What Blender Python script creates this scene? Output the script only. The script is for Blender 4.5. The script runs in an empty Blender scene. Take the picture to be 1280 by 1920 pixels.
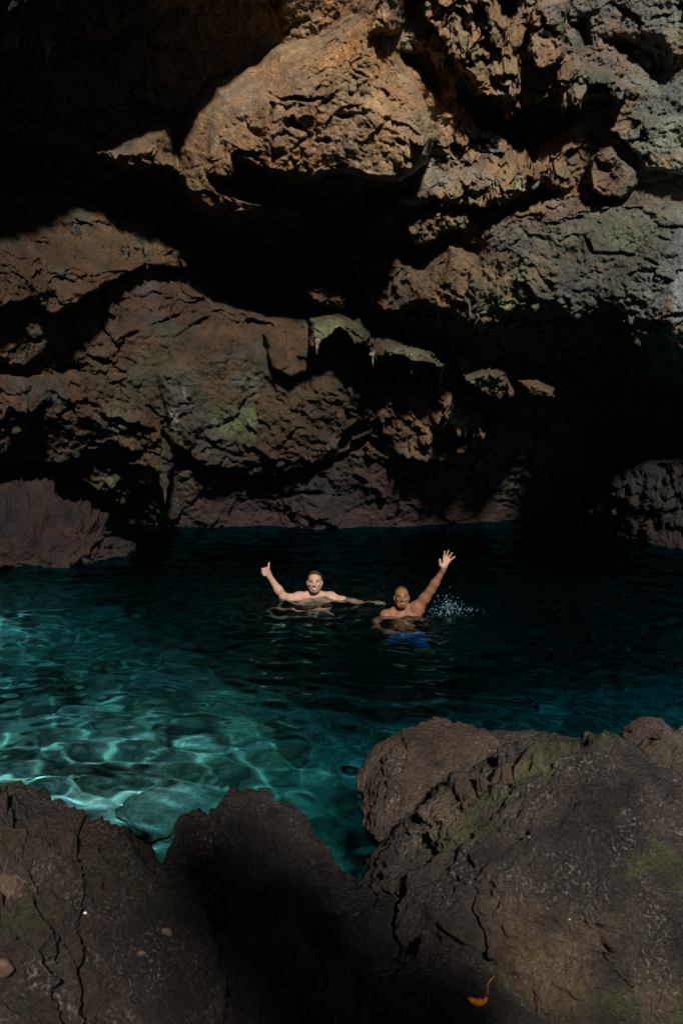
import bpy, bmesh, math
import numpy as np
from mathutils import Vector, Matrix

R = math.radians
sc = bpy.context.scene
COL = sc.collection

# ------------------------------------------------------------------ camera
F = 1600.0            # focal length in photo pixels (photo is 1280 x 1920)
CAMH = 2.05           # camera height over the water
PITCH = math.atan((960 - 765) / F)
cd = bpy.data.cameras.new('camera')
cam = bpy.data.objects.new('camera', cd)
COL.objects.link(cam)
cam.location = (0, 0, CAMH)
cam.rotation_euler = (R(90) - PITCH, 0, 0)
cd.sensor_fit = 'VERTICAL'
cd.sensor_height = 36.0
cd.sensor_width = 24.0
cd.lens = 36.0 * F / 1920.0
cd.clip_start = 0.05
cd.clip_end = 500
cd.dof.use_dof = True
cd.dof.focus_distance = 9.5
cd.dof.aperture_fstop = 14.0
sc.camera = cam

# ------------------------------------------------------------------ light
SUN = np.array([0.15, -0.77, 0.60])
SUN = SUN / np.linalg.norm(SUN)          # from the scene towards the sun
w = bpy.data.worlds.new('World')
sc.world = w
w.use_nodes = True
nt = w.node_tree
sky = nt.nodes.new('ShaderNodeTexSky')
sky.sky_type = 'NISHITA'
sky.sun_disc = False
sky.sun_elevation = math.asin(SUN[2])
sky.sun_rotation = math.atan2(SUN[0], SUN[1])
bg = nt.nodes['Background']
nt.links.new(sky.outputs[0], bg.inputs[0])
bg.inputs[1].default_value = 0.02
sl = bpy.data.lights.new('sun', 'SUN')
sl.energy = 5.0
sl.angle = R(4.0)
sl.color = (1.0, 0.95, 0.88)
sl.cycles.is_caustics_light = True
so = bpy.data.objects.new('sun', sl)
COL.objects.link(so)
so.rotation_euler = Vector(SUN.tolist()).to_track_quat('Z', 'Y').to_euler()
so.location = (6, -14, 14)
sc.view_settings.view_transform = 'Standard'
sc.view_settings.look = 'None'
sc.view_settings.exposure = 0.32
sc.view_settings.gamma = 1.0
sc.view_settings.use_curve_mapping = False
sc.cycles.use_denoising = True
sc.cycles.diffuse_bounces = 1
sc.cycles.max_bounces = 8
sc.cycles.sample_clamp_indirect = 3.0

# ------------------------------------------------------------------ helpers
f32 = np.float32
cp, sp = math.cos(PITCH), math.sin(PITCH)
RIGHT = np.array([1, 0, 0.0]); FWD = np.array([0, cp, -sp]); UP = np.array([0, sp, cp])


def ray(px, py):
    px = np.asarray(px, float); py = np.asarray(py, float)
    return ((px - 640) / F)[..., None] * RIGHT + FWD + ((960 - py) / F)[..., None] * UP


def U(px, py, d):
    return np.array([0, 0, CAMH]) + ray(px, py) * np.asarray(d, float)[..., None]


def Uz(px, py, z=0.0):
    r = ray(px, py)
    return np.array([0, 0, CAMH]) + r * ((z - CAMH) / r[..., 2])[..., None]


def P2px(P):
    q = P - np.array([0, 0, CAMH])
    d = q @ FWD
    return 640 + F * (q @ RIGHT) / d, 960 - F * (q @ UP) / d


_rng = np.random.default_rng(7)
_perm = np.concatenate([_rng.permutation(256)] * 3).astype(np.int32)
_g = _rng.normal(size=(256, 3)); _g /= np.linalg.norm(_g, axis=1, keepdims=True)
_grad = (_g * 1.5).astype(f32)
_rnd = _rng.uniform(-1, 1, size=(256, 4)).astype(f32)


def _chunk(fn, P, n=1 << 16):
    P = np.asarray(P, f32)
    out = [fn(P[i:i + n]) for i in range(0, len(P), n)]
    if isinstance(out[0], tuple):
        return tuple(np.concatenate(o) for o in zip(*out))
    return np.concatenate(out)


def perlin(P, seed=0):
    def f(p):
        p = p + f32(seed * 17.31 + 100)
        i = np.floor(p); u = p - i
        i = i.astype(np.int32) & 255
        s = u * u * u * (u * (u * 6 - 15) + 10)
        x0 = _perm[i[:, 0]]; x1 = _perm[i[:, 0] + 1]
        res = []
        for a, xa in ((0, x0), (1, x1)):
            for b in (0, 1):
                ya = _perm[xa + i[:, 1] + b]
                for c in (0, 1):
                    h = _perm[ya + i[:, 2] + c]
                    g = _grad[h]
                    res.append(g[:, 0] * (u[:, 0] - a) + g[:, 1] * (u[:, 1] - b) + g[:, 2] * (u[:, 2] - c))
        sx, sy, sz = s[:, 0], s[:, 1], s[:, 2]
        l = lambda a, b, t: a + (b - a) * t
        return l(l(l(res[0], res[1], sz), l(res[2], res[3], sz), sy),
                 l(l(res[4], res[5], sz), l(res[6], res[7], sz), sy), sx)
    return _chunk(f, P)


def fbm(P, freq, octv, seed=0, gain=0.5, ridged=False):
    P = np.asarray(P, f32)
    tot = 0; amp = 1.0; fr = freq
    for o in range(octv):
        n = perlin(P * f32(fr), seed + o * 3)
        if ridged:
            n = 1 - 2 * np.abs(n)
        tot = tot + n * f32(amp)
        amp *= gain; fr *= 2.03
    return tot


def vfbm(P, freq, octv, seed=0, gain=0.5):
    return np.stack([fbm(P, freq, octv, seed + 11 * k, gain) for k in range(3)], -1)


def worley(P, freq, seed=0, jit=0.95):
    """F1, F2, offset to the cell's point (cell units), four random numbers of the cell"""
    def f(p):
        p = p * f32(freq) + f32(seed * 9.7 + 100)
        i = np.floor(p).astype(np.int32)
        n = len(p)
        F1 = np.full(n, 9, f32); F2 = np.full(n, 9, f32)
        off = np.zeros((n, 3), f32); rid = np.zeros(n, np.int32)
        for a in (-1, 0, 1):
            for b in (-1, 0, 1):
                for c in (-1, 0, 1):
                    ci = i + np.array([a, b, c], np.int32)
                    m = ci & 255
                    h = _perm[_perm[_perm[m[:, 0]] + m[:, 1]] + m[:, 2]]
                    q = ci + f32(0.5) + f32(0.5 * jit) * _rnd[h, :3]
                    d3 = p - q
                    d = np.sqrt((d3 * d3).sum(1))
                    near = d < F1
                    F2 = np.where(near, F1, np.minimum(F2, d))
                    F1 = np.where(near, d, F1)
                    off[near] = d3[near]; rid[near] = h[near]
        return F1, F2, off, _rnd[(rid * 7 + 31) & 255]
    return _chunk(f, P)


def facet(P, freq, seed=0, tilt=0.6, step=0.5):
    """blocky rock: every cell is a tilted facet with its own height (unit: cell size)"""
    F1, F2, off, rv = worley(P, freq, seed)
    h = (off * rv[:, :3]).sum(1) * f32(tilt) + rv[:, 3] * f32(step) * 0.5
    crack = np.clip(1 - (F2 - F1) * 7, 0, 1)
    return h, crack


def sstep(a, b, x):
    t = np.clip((x - a) / (b - a), 0, 1)
    return t * t * (3 - 2 * t)


def tps(pts, vals, q, smooth=0.0):
    """thin plate spline through scattered control values; vals (n,) or (n,k)"""
    pts = np.asarray(pts, float) / 500.0; vals = np.asarray(vals, float)
    one = vals.ndim == 1
    if one: vals = vals[:, None]
    n = len(pts)
    def ker(a, b):
        r2 = ((a[:, None] - b[None]) ** 2).sum(-1)
        return 0.5 * r2 * np.log(r2 + 1e-12)
    K = ker(pts, pts) + np.eye(n) * smooth
    A = np.zeros((n + 3, n + 3)); A[:n, :n] = K
    A[:n, n] = 1; A[:n, n + 1:] = pts; A[n, :n] = 1; A[n + 1:, :n] = pts.T
    sol = np.linalg.solve(A, np.concatenate([vals, np.zeros((3, vals.shape[1]))]))
    q = np.asarray(q, float) / 500.0
    out = np.concatenate([ker(c, pts) @ sol[:n] + sol[n] + c @ sol[n + 1:] for c in np.array_split(q, max(1, len(q) // 20000))])
    return out[:, 0] if one else out


def poly_sd(poly, x, y):
    """signed distance (inside positive) and the y direction of the nearest edge point"""
    poly = np.asarray(poly, f32)
    best = np.full(x.shape, 1e9, f32); dy = np.zeros(x.shape, f32); ins = np.zeros(x.shape, bool)
    for (x0, y0), (x1, y1) in zip(poly, np.roll(poly, -1, 0)):
        ex, ey = x1 - x0, y1 - y0
        t = np.clip(((x - x0) * ex + (y - y0) * ey) / (ex * ex + ey * ey + 1e-9), 0, 1)
        ax, ay = x0 + t * ex - x, y0 + t * ey - y
        d = ax * ax + ay * ay
        m = d < best
        best = np.where(m, d, best); dy = np.where(m, ay, dy)
        c = ((y0 > y) != (y1 > y)) & (x < ex * (y - y0) / (ey if abs(ey) > 1e-9 else 1e-9) + x0)
        ins ^= c
    best = np.sqrt(best)
    return np.where(ins, best, -best), dy / (best + 1e-6)


def line_d(line, x, y):
    best = np.full(x.shape, 1e9, f32)
    line = np.asarray(line, f32)
    for (x0, y0), (x1, y1) in zip(line[:-1], line[1:]):
        ex, ey = x1 - x0, y1 - y0
        t = np.clip(((x - x0) * ex + (y - y0) * ey) / (ex * ex + ey * ey + 1e-9), 0, 1)
        best = np.minimum(best, (x0 + t * ex - x) ** 2 + (y0 + t * ey - y) ** 2)
    return np.sqrt(best)


def mesh_from(name, V, faces, mat, col=None, parent=None, origin=(0, 0, 0), normals=None, smooth=True):
    """fast mesh from numpy arrays; faces (n,3) or (n,4)"""
    V = np.asarray(V, f32) - np.asarray(origin, f32)
    faces = np.asarray(faces, np.int32)
    k = faces.shape[1]
    me = bpy.data.meshes.new(name)
    me.vertices.add(len(V)); me.vertices.foreach_set('co', V.ravel())
    me.loops.add(faces.size); me.loops.foreach_set('vertex_index', faces.ravel())
    me.polygons.add(len(faces))
    me.polygons.foreach_set('loop_start', np.arange(0, faces.size, k, dtype=np.int32))
    if smooth:
        me.polygons.foreach_set('use_smooth', np.ones(len(faces), bool))
    me.update(calc_edges=True)
    if col is not None:
        a = me.attributes.new('Col', 'FLOAT_COLOR', 'POINT')
        c = np.ones((len(V), 4), f32); c[:, :3] = col
        a.data.foreach_set('color', c.ravel())
    if normals is not None:
        me.normals_split_custom_set_from_vertices(normals.tolist())
    me.materials.append(mat)
    o = bpy.data.objects.new(name, me)
    COL.objects.link(o)
    o.location = origin
    if parent is not None:
        o.parent = parent
        o.location = np.asarray(origin) - np.asarray(parent.matrix_world.translation if parent.parent is None else (0, 0, 0)) if False else origin
    return o


def setp(o, label=None, cat=None, group=None, kind=None):
    if label: o['label'] = label
    if cat: o['category'] = cat
    if group: o['group'] = group
    if kind: o['kind'] = kind
    return o


def empty(name, loc):
    o = bpy.data.objects.new(name, None)
    COL.objects.link(o); o.location = loc
    o.empty_display_size = 0.2
    return o


def receiver(o):
    o.cycles.is_caustics_receiver = True


# ------------------------------------------------------------------ materials
def new_mat(name):
    m = bpy.data.materials.new(name); m.use_nodes = True
    nt = m.node_tree
    return m, nt, nt.nodes['Principled BSDF']


def N(nt, t, **kw):
    n = nt.nodes.new(t)
    for k, v in kw.items():
        if k in n.inputs: n.inputs[k].default_value = v
        else: setattr(n, k, v)
    return n


def rock_mat(name, grain=1.0, bump=0.5, rough=0.85, spec=0.25, speck=0.0, gain=1.0):
    m, nt, b = new_mat(name)
    L = nt.links.new
    geo = N(nt, 'ShaderNodeNewGeometry')
    at = N(nt, 'ShaderNodeAttribute', attribute_name='Col')
    n1 = N(nt, 'ShaderNodeTexNoise'); n1.inputs['Scale'].default_value = 3.1 * grain; n1.inputs['Detail'].default_value = 12; n1.inputs['Roughness'].default_value = 0.68
    n2 = N(nt, 'ShaderNodeTexNoise'); n2.inputs['Scale'].default_value = 21 * grain; n2.inputs['Detail'].default_value = 8; n2.inputs['Roughness'].default_value = 0.7
    vo = N(nt, 'ShaderNodeTexVoronoi'); vo.inputs['Scale'].default_value = 34 * grain
    for n in (n1, n2, vo): L(geo.outputs['Position'], n.inputs['Vector'])
    r1 = N(nt, 'ShaderNodeMapRange'); L(n1.outputs['Fac'], r1.inputs[0]); r1.inputs[1].default_value = 0.3; r1.inputs[2].default_value = 0.7; r1.inputs[3].default_value = 0.45 * gain; r1.inputs[4].default_value = 0.98 * gain
    r2 = N(nt, 'ShaderNodeMapRange'); L(n2.outputs['Fac'], r2.inputs[0]); r2.inputs[1].default_value = 0.3; r2.inputs[2].default_value = 0.72; r2.inputs[3].default_value = 0.5; r2.inputs[4].default_value = 1.5
    mm = N(nt, 'ShaderNodeMath', operation='MULTIPLY'); L(r1.outputs[0], mm.inputs[0]); L(r2.outputs[0], mm.inputs[1])
    mix = N(nt, 'ShaderNodeVectorMath', operation='SCALE'); L(at.outputs['Color'], mix.inputs[0]); L(mm.outputs[0], mix.inputs['Scale'])
    last = mix.outputs[0]
    if speck > 0:
        wn = N(nt, 'ShaderNodeTexNoise'); wn.inputs['Scale'].default_value = 95; wn.inputs['Detail'].default_value = 4; L(geo.outputs['Position'], wn.inputs['Vector'])
        wm = N(nt, 'ShaderNodeTexNoise'); wm.inputs['Scale'].default_value = 6; wm.inputs['Detail'].default_value = 4; L(geo.outputs['Position'], wm.inputs['Vector'])
        ra = N(nt, 'ShaderNodeMapRange'); L(wn.outputs['Fac'], ra.inputs[0]); ra.inputs[1].default_value = 0.54; ra.inputs[2].default_value = 0.66
        rb = N(nt, 'ShaderNodeMapRange'); L(wm.outputs['Fac'], rb.inputs[0]); rb.inputs[1].default_value = 0.48; rb.inputs[2].default_value = 0.62; rb.inputs[4].default_value = speck
        mu = N(nt, 'ShaderNodeMath', operation='MULTIPLY'); L(ra.outputs[0], mu.inputs[0]); L(rb.outputs[0], mu.inputs[1])
        mx = N(nt, 'ShaderNodeMix', data_type='RGBA'); L(mu.outputs[0], mx.inputs[0]); L(last, mx.inputs[6]); mx.inputs[7].default_value = (0.2, 0.175, 0.15, 1)
        last = mx.outputs[2]
    L(last, b.inputs['Base Color'])
    b.inputs['Roughness'].default_value = rough
    b.inputs['Specular IOR Level'].default_value = spec
    # fine relief
    sm = N(nt, 'ShaderNodeMath', operation='MULTIPLY_ADD'); L(vo.outputs['Distance'], sm.inputs[0]); sm.inputs[1].default_value = 0.35; L(n2.outputs['Fac'], sm.inputs[2])
    s2 = N(nt, 'ShaderNodeMath', operation='MULTIPLY_ADD'); L(n1.outputs['Fac'], s2.inputs[0]); s2.inputs[1].default_value = 2.0; L(sm.outputs[0], s2.inputs[2])
    bp = N(nt, 'ShaderNodeBump'); L(s2.outputs[0], bp.inputs['Height']); bp.inputs['Strength'].default_value = bump; bp.inputs['Distance'].default_value = 0.065 / grain
    L(bp.outputs[0], b.inputs['Normal'])
    return m


M_WALL = rock_mat('cave_rock', 1.0, 0.9)
M_NEAR = rock_mat('shore_rock', 2.4, 1.0, 0.55, 0.4, 0.75)
M_WET = rock_mat('wet_rock', 1.6, 0.6, 0.45, 0.4)
M_BED = rock_mat('pool_bed', 1.6, 0.3, gain=1.8)


def plain(name, col, rough=0.6, spec=0.4, nscale=0, var=0.3):
    m, nt, b = new_mat(name)
    if nscale:
        n = N(nt, 'ShaderNodeTexNoise'); n.inputs['Scale'].default_value = nscale; n.inputs['Detail'].default_value = 6
        g = N(nt, 'ShaderNodeNewGeometry'); nt.links.new(g.outputs['Position'], n.inputs['Vector'])
        r = N(nt, 'ShaderNodeMapRange'); nt.links.new(n.outputs['Fac'], r.inputs[0]); r.inputs[1].default_value = .3; r.inputs[2].default_value = .7
        r.inputs[3].default_value = 1 - var; r.inputs[4].default_value = 1 + var
        v = N(nt, 'ShaderNodeVectorMath', operation='SCALE'); v.inputs[0].default_value = col; nt.links.new(r.outputs[0], v.inputs['Scale'])
        nt.links.new(v.outputs[0], b.inputs['Base Color'])
    else:
        b.inputs['Base Color'].default_value = (*col, 1)
    b.inputs['Roughness'].default_value = rough
    b.inputs['Specular IOR Level'].default_value = spec
    return m


# ------------------------------------------------------------------ cave wall
def axis(lo, a, b, hi, step, grow=1.06, mx=26.0):
    mid = list(np.arange(a, b, step))
    up = []; s = step; v = mid[-1]
    while v < hi:
        s = min(s * grow, mx); v += s; up.append(v)
    dn = []; s = step; v = mid[0]
    while v > lo:
        s = min(s * grow, mx); v -= s; dn.append(v)
    return np.array(dn[::-1] + mid + up, f32)


BASE = [  # photo pixel x, y and the distance of the rock there, in metres
    (-500, 1150, 9.0), (-500, 700, 8.3), (-500, 200, 8), (-500, -400, 8), (-180, 1000, 11.2), (-180, 600, 10.8), (-180, 200, 10.6),
    (0, 1050, 13.5), (0, 900, 13.5), (0, 760, 12.8), (0, 600, 12.4), (0, 450, 12.8), (0, 330, 14.2), (0, 200, 12.8), (0, 60, 11.6), (0, -200, 10.0),
    (200, 1050, 15.6), (200, 930, 15.3), (200, 800, 13.8), (200, 650, 13.4), (200, 500, 13.6), (200, 380, 14.6), (200, 250, 14.2), (200, 60, 12.9), (200, -200, 10.4),
    (330, 955, 14.7), (520, 965, 15.1), (740, 965, 14.8), (600, 968, 14.4), (430, 1050, 14.9), (430, 950, 14.8), (430, 860, 14.3), (430, 720, 13.9), (430, 600, 13.9), (430, 500, 15.2), (430, 380, 14.3), (430, 200, 13.9), (430, 40, 13.3), (430, -200, 10.6),
    (640, 1050, 14.9), (640, 960, 14.8), (640, 860, 14.4), (640, 750, 14.2), (640, 640, 14.2), (640, 500, 14.8), (640, 360, 13.8), (640, 200, 13.3), (640, 0, 13.0), (640, -250, 12.6),
    (850, 1050, 15.4), (850, 950, 15.1), (850, 860, 14.1), (850, 760, 13.5), (850, 660, 13.25), (850, 585, 12.9), (850, 450, 12.7), (850, 300, 12.6), (850, 120, 12.5), (850, -50, 12.5), (850, -300, 12.8),
    (1150, 1000, 14.0), (1050, 1080, 15.6), (1050, 950, 15.4), (1050, 820, 14.3), (1050, 720, 13.7), (1050, 660, 13.3), (1050, 590, 12.3), (1050, 480, 12.2), (1050, 350, 12.2), (1050, 150, 12.2), (1050, -50, 12.2), (1050, -300, 12.6),
    (1280, 1080, 12.4), (1280, 950, 12.7), (1280, 820, 13.0), (1280, 740, 12.9), (1280, 650, 11.7), (1280, 500, 11.6), (1280, 350, 11.6), (1280, 150, 11.6), (1280, -50, 11.7), (1280, -300, 12.1),
    (1500, 1100, 12.0), (1500, 850, 12.6), (1500, 640, 11.8), (1500, 560, 11.0), (1500, 450, 10.9), (1500, 100, 10.9), (1500, -300, 11.4),
    (1900, 1150, 10.0), (1900, 700, 10.0), (1900, 200, 8.0), (1900, -400, 8.2),
]
# name, label, polygon in photo pixels, how far it stands out (m), softness of its upper and lower rim (px)
PARTS = [
    ('hanging_boulder', 'huge smooth orange-brown boulder bulging from the cave roof',
     [(330, 275), (350, 200), (395, 150), (480, 112), (520, 85), (600, 65), (650, 20), (690, -40), (770, -40), (745, 60), (765, 130), (800, 195), (818, 255), (800, 305), (745, 342),
      (690, 338), (640, 322), (592, 340), (560, 335), (500, 322), (450, 300), (440, 330), (475, 350), (500, 385), (540, 380), (520, 392), (470, 395), (400, 405), (352, 372), (328, 330)], 1.75, 120, 16),
    ('rock_wedge', 'dim brown wedge of rock left of the hanging boulder',
     [(172, 285), (240, 240), (320, 222), (340, 330), (318, 322), (290, 312), (265, 322), (205, 302)], 1.75, 60, 8),
    ('rock_ledge', 'long grey ledge overhanging the black recess on the right',
     [(880, 500), (890, 485), (905, 420), (960, 380), (1060, 370), (1280, 380), (1800, 340), (1800, 600), (1420, 660), (1280, 690), (1215, 655), (1170, 620),
      (1135, 585), (1075, 595), (1030, 570), (1000, 590), (955, 582), (930, 598), (890, 606), (870, 596)], 0.55, 120, 9),
    ('rock_ledge', 'knobbly brown end of the grey ledge beside the dark recess',
     [(655, 490), (715, 470), (775, 490), (800, 500), (840, 455), (890, 485), (905, 540), (890, 600), (850, 588), (790, 572), (745, 592), (700, 575), (675, 545), (690, 512)], 0.85, 50, 9),
    ('rock_ledge', 'ragged brown ledge between the hanging boulder and the right wall',
     [(735, 378), (790, 325), (850, 312), (930, 296), (1040, 286), (1042, 335), (965, 362), (880, 378), (845, 385), (880, 395), (875, 430), (835, 440), (815, 462), (760, 446), (752, 412), (800, 380)], 0.6, 60, 8),
    ('rock_mass', 'pitted orange rock mass at the top beside the hanging boulder',
     [(775, -60), (930, -60), (945, 40), (965, 110), (972, 160), (945, 182), (900, 165), (860, 130), (835, 70), (790, 30)], 0.55, 40, 8),
    ('rock_knob', 'square orange knob of rock near the top edge',
     [(985, 30), (1010, -20), (1060, -10), (1062, 60), (1056, 108), (1020, 118), (986, 108)], 0.5, 20, 7),
    ('rock_shelf', 'brown rock shelf jutting out at the upper right',
     [(1040, 132), (1082, 112), (1120, 128), (1178, 160), (1172, 188), (1130, 180), (1095, 192), (1052, 182)], 0.7, 25, 7),
    ('rock_block', 'angular grey block with sharp edges in the right wall',
     [(1104, 292), (1142, 278), (1165, 305), (1196, 322), (1198, 348), (1160, 372), (1106, 352)], 0.4, 8, 6),
    ('rock_block', 'cracked grey blocks at the right edge above the plain grey face',
     [(1120, 235), (1200, 205), (1300, 215), (1320, 330), (1210, 320), (1195, 285), (1150, 255)], 0.25, 20, 8),
    ('rock_chunk', 'pale brown chunk at the tip of the dark recess',
     [(568, 535), (600, 528), (655, 545), (652, 572), (610, 574), (578, 568)], 0.9, 18, 6),
    ('flowstone', 'green mossy flowstone hanging below the pale chunk',
     [(578, 596), (640, 578), (684, 600), (694, 636), (665, 640), (640, 612), (606, 640), (584, 652)], 1.0, 18, 6),
    ('rock_shelf', 'short mossy shelf with dripping underside',
     [(684, 632), (740, 636), (800, 648), (838, 672), (826, 690), (800, 678), (765, 672), (720, 672), (690, 668)], 1.2, 20, 6),
    ('rock_slab', 'flat square slab standing proud of the lower wall',
     [(494, 622), (535, 612), (578, 616), (592, 640), (590, 690), (560, 700), (538, 716), (504, 690), (498, 660)], 0.4, 14, 8),
    ('rock_lump', 'small lit lump of rock inside the dark recess',
     [(862, 700), (905, 688), (950, 695), (972, 738), (950, 742), (935, 755), (902, 738)], 1.75, 16, 6),
    ('rock_lump', 'dark pitted lump beside the lit one in the recess',
     [(972, 705), (1010, 708), (1044, 725), (1038, 756), (1000, 750)], 1.8, 16, 6),
    ('rock_lump', 'round pale-tipped lump under the recess',
     [(824, 765), (850, 742), (885, 752), (905, 782), (950, 788), (950, 804), (900, 800), (850, 800), (826, 790)], 0.7, 14, 6),
    ('rock_lump', 'reddish nodular lump hanging over the low cave wall',
     [(852, 818), (875, 806), (896, 812), (892, 836), (868, 842), (840, 834)], 0.5, 14, 6),
    ('rock_bulge', 'wide rounded green-brown bulge of the lower wall',
     [(298, 700), (420, 600), (560, 690), (668, 720), (700, 770), (650, 812), (612, 862), (540, 880), (470, 892), (385, 880), (320, 830)], 0.38, 170, 14),
    ('rock_bulge', 'long low bulge of brown rock at the left over a dark gap',
     [(-300, 690), (100, 700), (230, 700), (300, 800), (330, 870), (300, 905), (232, 945), (205, 930), (110, 880), (60, 866), (30, 880), (-40, 860), (-300, 860)], 0.6, 90, 10),
    ('rock_mass', 'fluted brown mass of the left wall hung with drips',
     [(-300, 400), (20, 470), (130, 500), (205, 520), (180, 570), (110, 600), (95, 650), (60, 690), (-10, 680), (-300, 700)], 0.35, 70, 14),
    ('rock_mass', 'dim fringe of rock hung with drips above the diagonal dark crevice',
     [(-300, 330), (60, 355), (140, 362), (200, 385), (290, 400), (352, 430), (362, 498), (330, 502), (278, 498), (232, 516), (180, 548), (128, 582), (100, 600), (50, 560), (-10, 580), (-300, 560)], 0.5, 40, 8),
    ('rock_mass', 'rough tumbled mass of the lower wall above the red waterline',
     [(700, 775), (760, 760), (800, 790), (850, 842), (905, 838), (870, 880), (820, 860), (760, 850), (720, 830)], 0.3, 25, 8),
    ('roof_ledge', 'dim jagged edge of the cave roof in the upper left corner',
     [(-300, -100), (180, -40), (260, 30), (200, 80), (110, 60), (100, 110), (40, 90), (-20, 100), (-300, 120)], 0.9, 60, 8),
    ('roof_ledge', 'thin dim roof ledge running down to the wedge',
     [(-300, 190), (20, 222), (110, 240), (172, 270), (175, 296), (120, 272), (60, 250), (-300, 250)], 0.9, 30, 7),
]
CARVE = [  # polygon, depth, softness
    ([(445, 296), (475, 312), (520, 335), (570, 345), (560, 384), (500, 388), (470, 352)], 0.9, 12),
    ([(865, 165), (950, 200), (975, 170), (1050, 190), (1110, 200), (1040, 262), (1000, 300), (960, 285), (900, 235)], 1.0, 20),
    ([(1068, 40), (1100, 20), (1120, 90), (1085, 105)], 0.35, 22),
    ([(1120, 70), (1240, 60), (1290, 130), (1240, 190), (1180, 150), (1140, 110)], 0.5, 45),
    ([(735, 85), (800, 90), (850, 150), (830, 190), (790, 150), (745, 110)], 0.55, 20),
    ([(915, -40), (985, -40), (975, 30), (940, 38), (920, 20)], 0.7, 20),
    ([(100, 690), (140, 678), (172, 680), (150, 696), (110, 698)], 0.7, 5),
    ([(250, 310), (330, 350), (400, 410), (520, 400), (570, 400), (590, 350), (690, 345), (750, 350), (740, 385), (690, 440), (660, 500), (570, 540), (590, 600), (500, 600), (400, 560), (340, 470), (200, 370)], 1.1, 30),
    ([(560, 345), (700, 345), (760, 352), (740, 385), (700, 420), (660, 470), (600, 470), (560, 420)], 0.9, 20),
    ([(690, 585), (760, 600), (850, 600), (930, 606), (1040, 590), (1140, 596), (1190, 650), (1300, 705), (1850, 640), (1850, 900), (1050, 870), (960, 840), (880, 790), (790, 700), (720, 660)], 0.35, 40),
    ([(1000, 640), (1140, 620), (1190, 670), (1300, 720), (1850, 680), (1850, 880), (1080, 850)], 0.8, 60),
]
CRACKS = [  # polyline, half width px, depth
    ([(505, 168), (525, 182), (555, 178), (575, 184), (600, 178)], 5, 0.28), ([(508, 190), (515, 245), (530, 250), (545, 246)], 6, 0.3),
    ([(545, 215), (565, 235), (590, 265), (615, 268)], 7, 0.3), ([(635, 216), (665, 222), (695, 212)], 6, 0.3), ([(738, 260), (752, 270)], 6, 0.3),
    ([(640, 90), (660, 130), (690, 150)], 3, 0.15), ([(700, 60), (720, 100), (760, 140), (800, 200)], 4, 0.2),
    ([(320, 866), (380, 878), (440, 890), (500, 896), (560, 890), (610, 872), (640, 850), (690, 825), (730, 850)], 8, 0.6),
    ([(300, 800), (345, 850), (400, 885)], 5, 0.35), ([(180, 690), (230, 735), (280, 760), (305, 800), (320, 830)], 5, 0.3),
    ([(150, 560), (210, 640), (280, 610), (340, 590)], 4, 0.22), ([(300, 650), (345, 625), (390, 600)], 4, 0.2),
    ([(1040, 300), (1045, 360), (1052, 410)], 3, 0.2), ([(1085, 430), (1110, 475), (1180, 470), (1230, 490)], 4, 0.25), ([(995, 415), (996, 450), (990, 490)], 3, 0.18),
    ([(1150, 250), (1190, 290), (1230, 310)], 4, 0.25), ([(1205, 205), (1212, 300), (1250, 330)], 4, 0.25),
    ([(390, 920), (480, 935), (560, 925), (640, 925)], 5, 0.3), ([(740, 890), (800, 905), (880, 895)], 4, 0.2),
    ([(500, 660), (502, 692), (540, 720), (560, 705)], 4, 0.2), ([(640, 770), (670, 790), (700, 760), (660, 740)], 6, 0.3),
    ([(110, 740), (160, 770), (210, 760)], 4, 0.25), ([(60, 780), (120, 800), (160, 830), (250, 840)], 4, 0.25),
]
ROUGH = [  # how craggy the rock is: x, y, value
    (420, 220, .3), (560, 130, .32), (650, 250, .4), (750, 280, .4), (600, 320, .8), (400, 360, .8), (900, 80, 1.5), (870, 260, 1.35), (960, 330, 1.3), (1000, 60, 1.2),
    (1150, 150, 1.1), (1150, 250, .7), (1200, 430, .45), (1000, 460, .5), (900, 550, .8), (1150, 560, .8), (1260, 560, .5), (760, 540, .9), (620, 600, .9), (750, 660, 1.2), (920, 720, 1.2),
    (100, 520, .8), (60, 420, 1.0), (250, 560, .55), (330, 700, .45), (450, 740, .4), (540, 660, .4), (600, 800, .8), (700, 720, 1.1), (800, 860, .7), (150, 780, .8), (250, 880, .7),
    (450, 920, .8), (700, 920, .6), (950, 900, .5), (1150, 850, .8), (100, 80, 1.2), (250, 260, .6), (200, -200, 1), (1100, -200, 1), (1700, 400, 1), (-400, 400, 1), (-400, 1000, 1), (1700, 1000, 1)]
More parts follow.
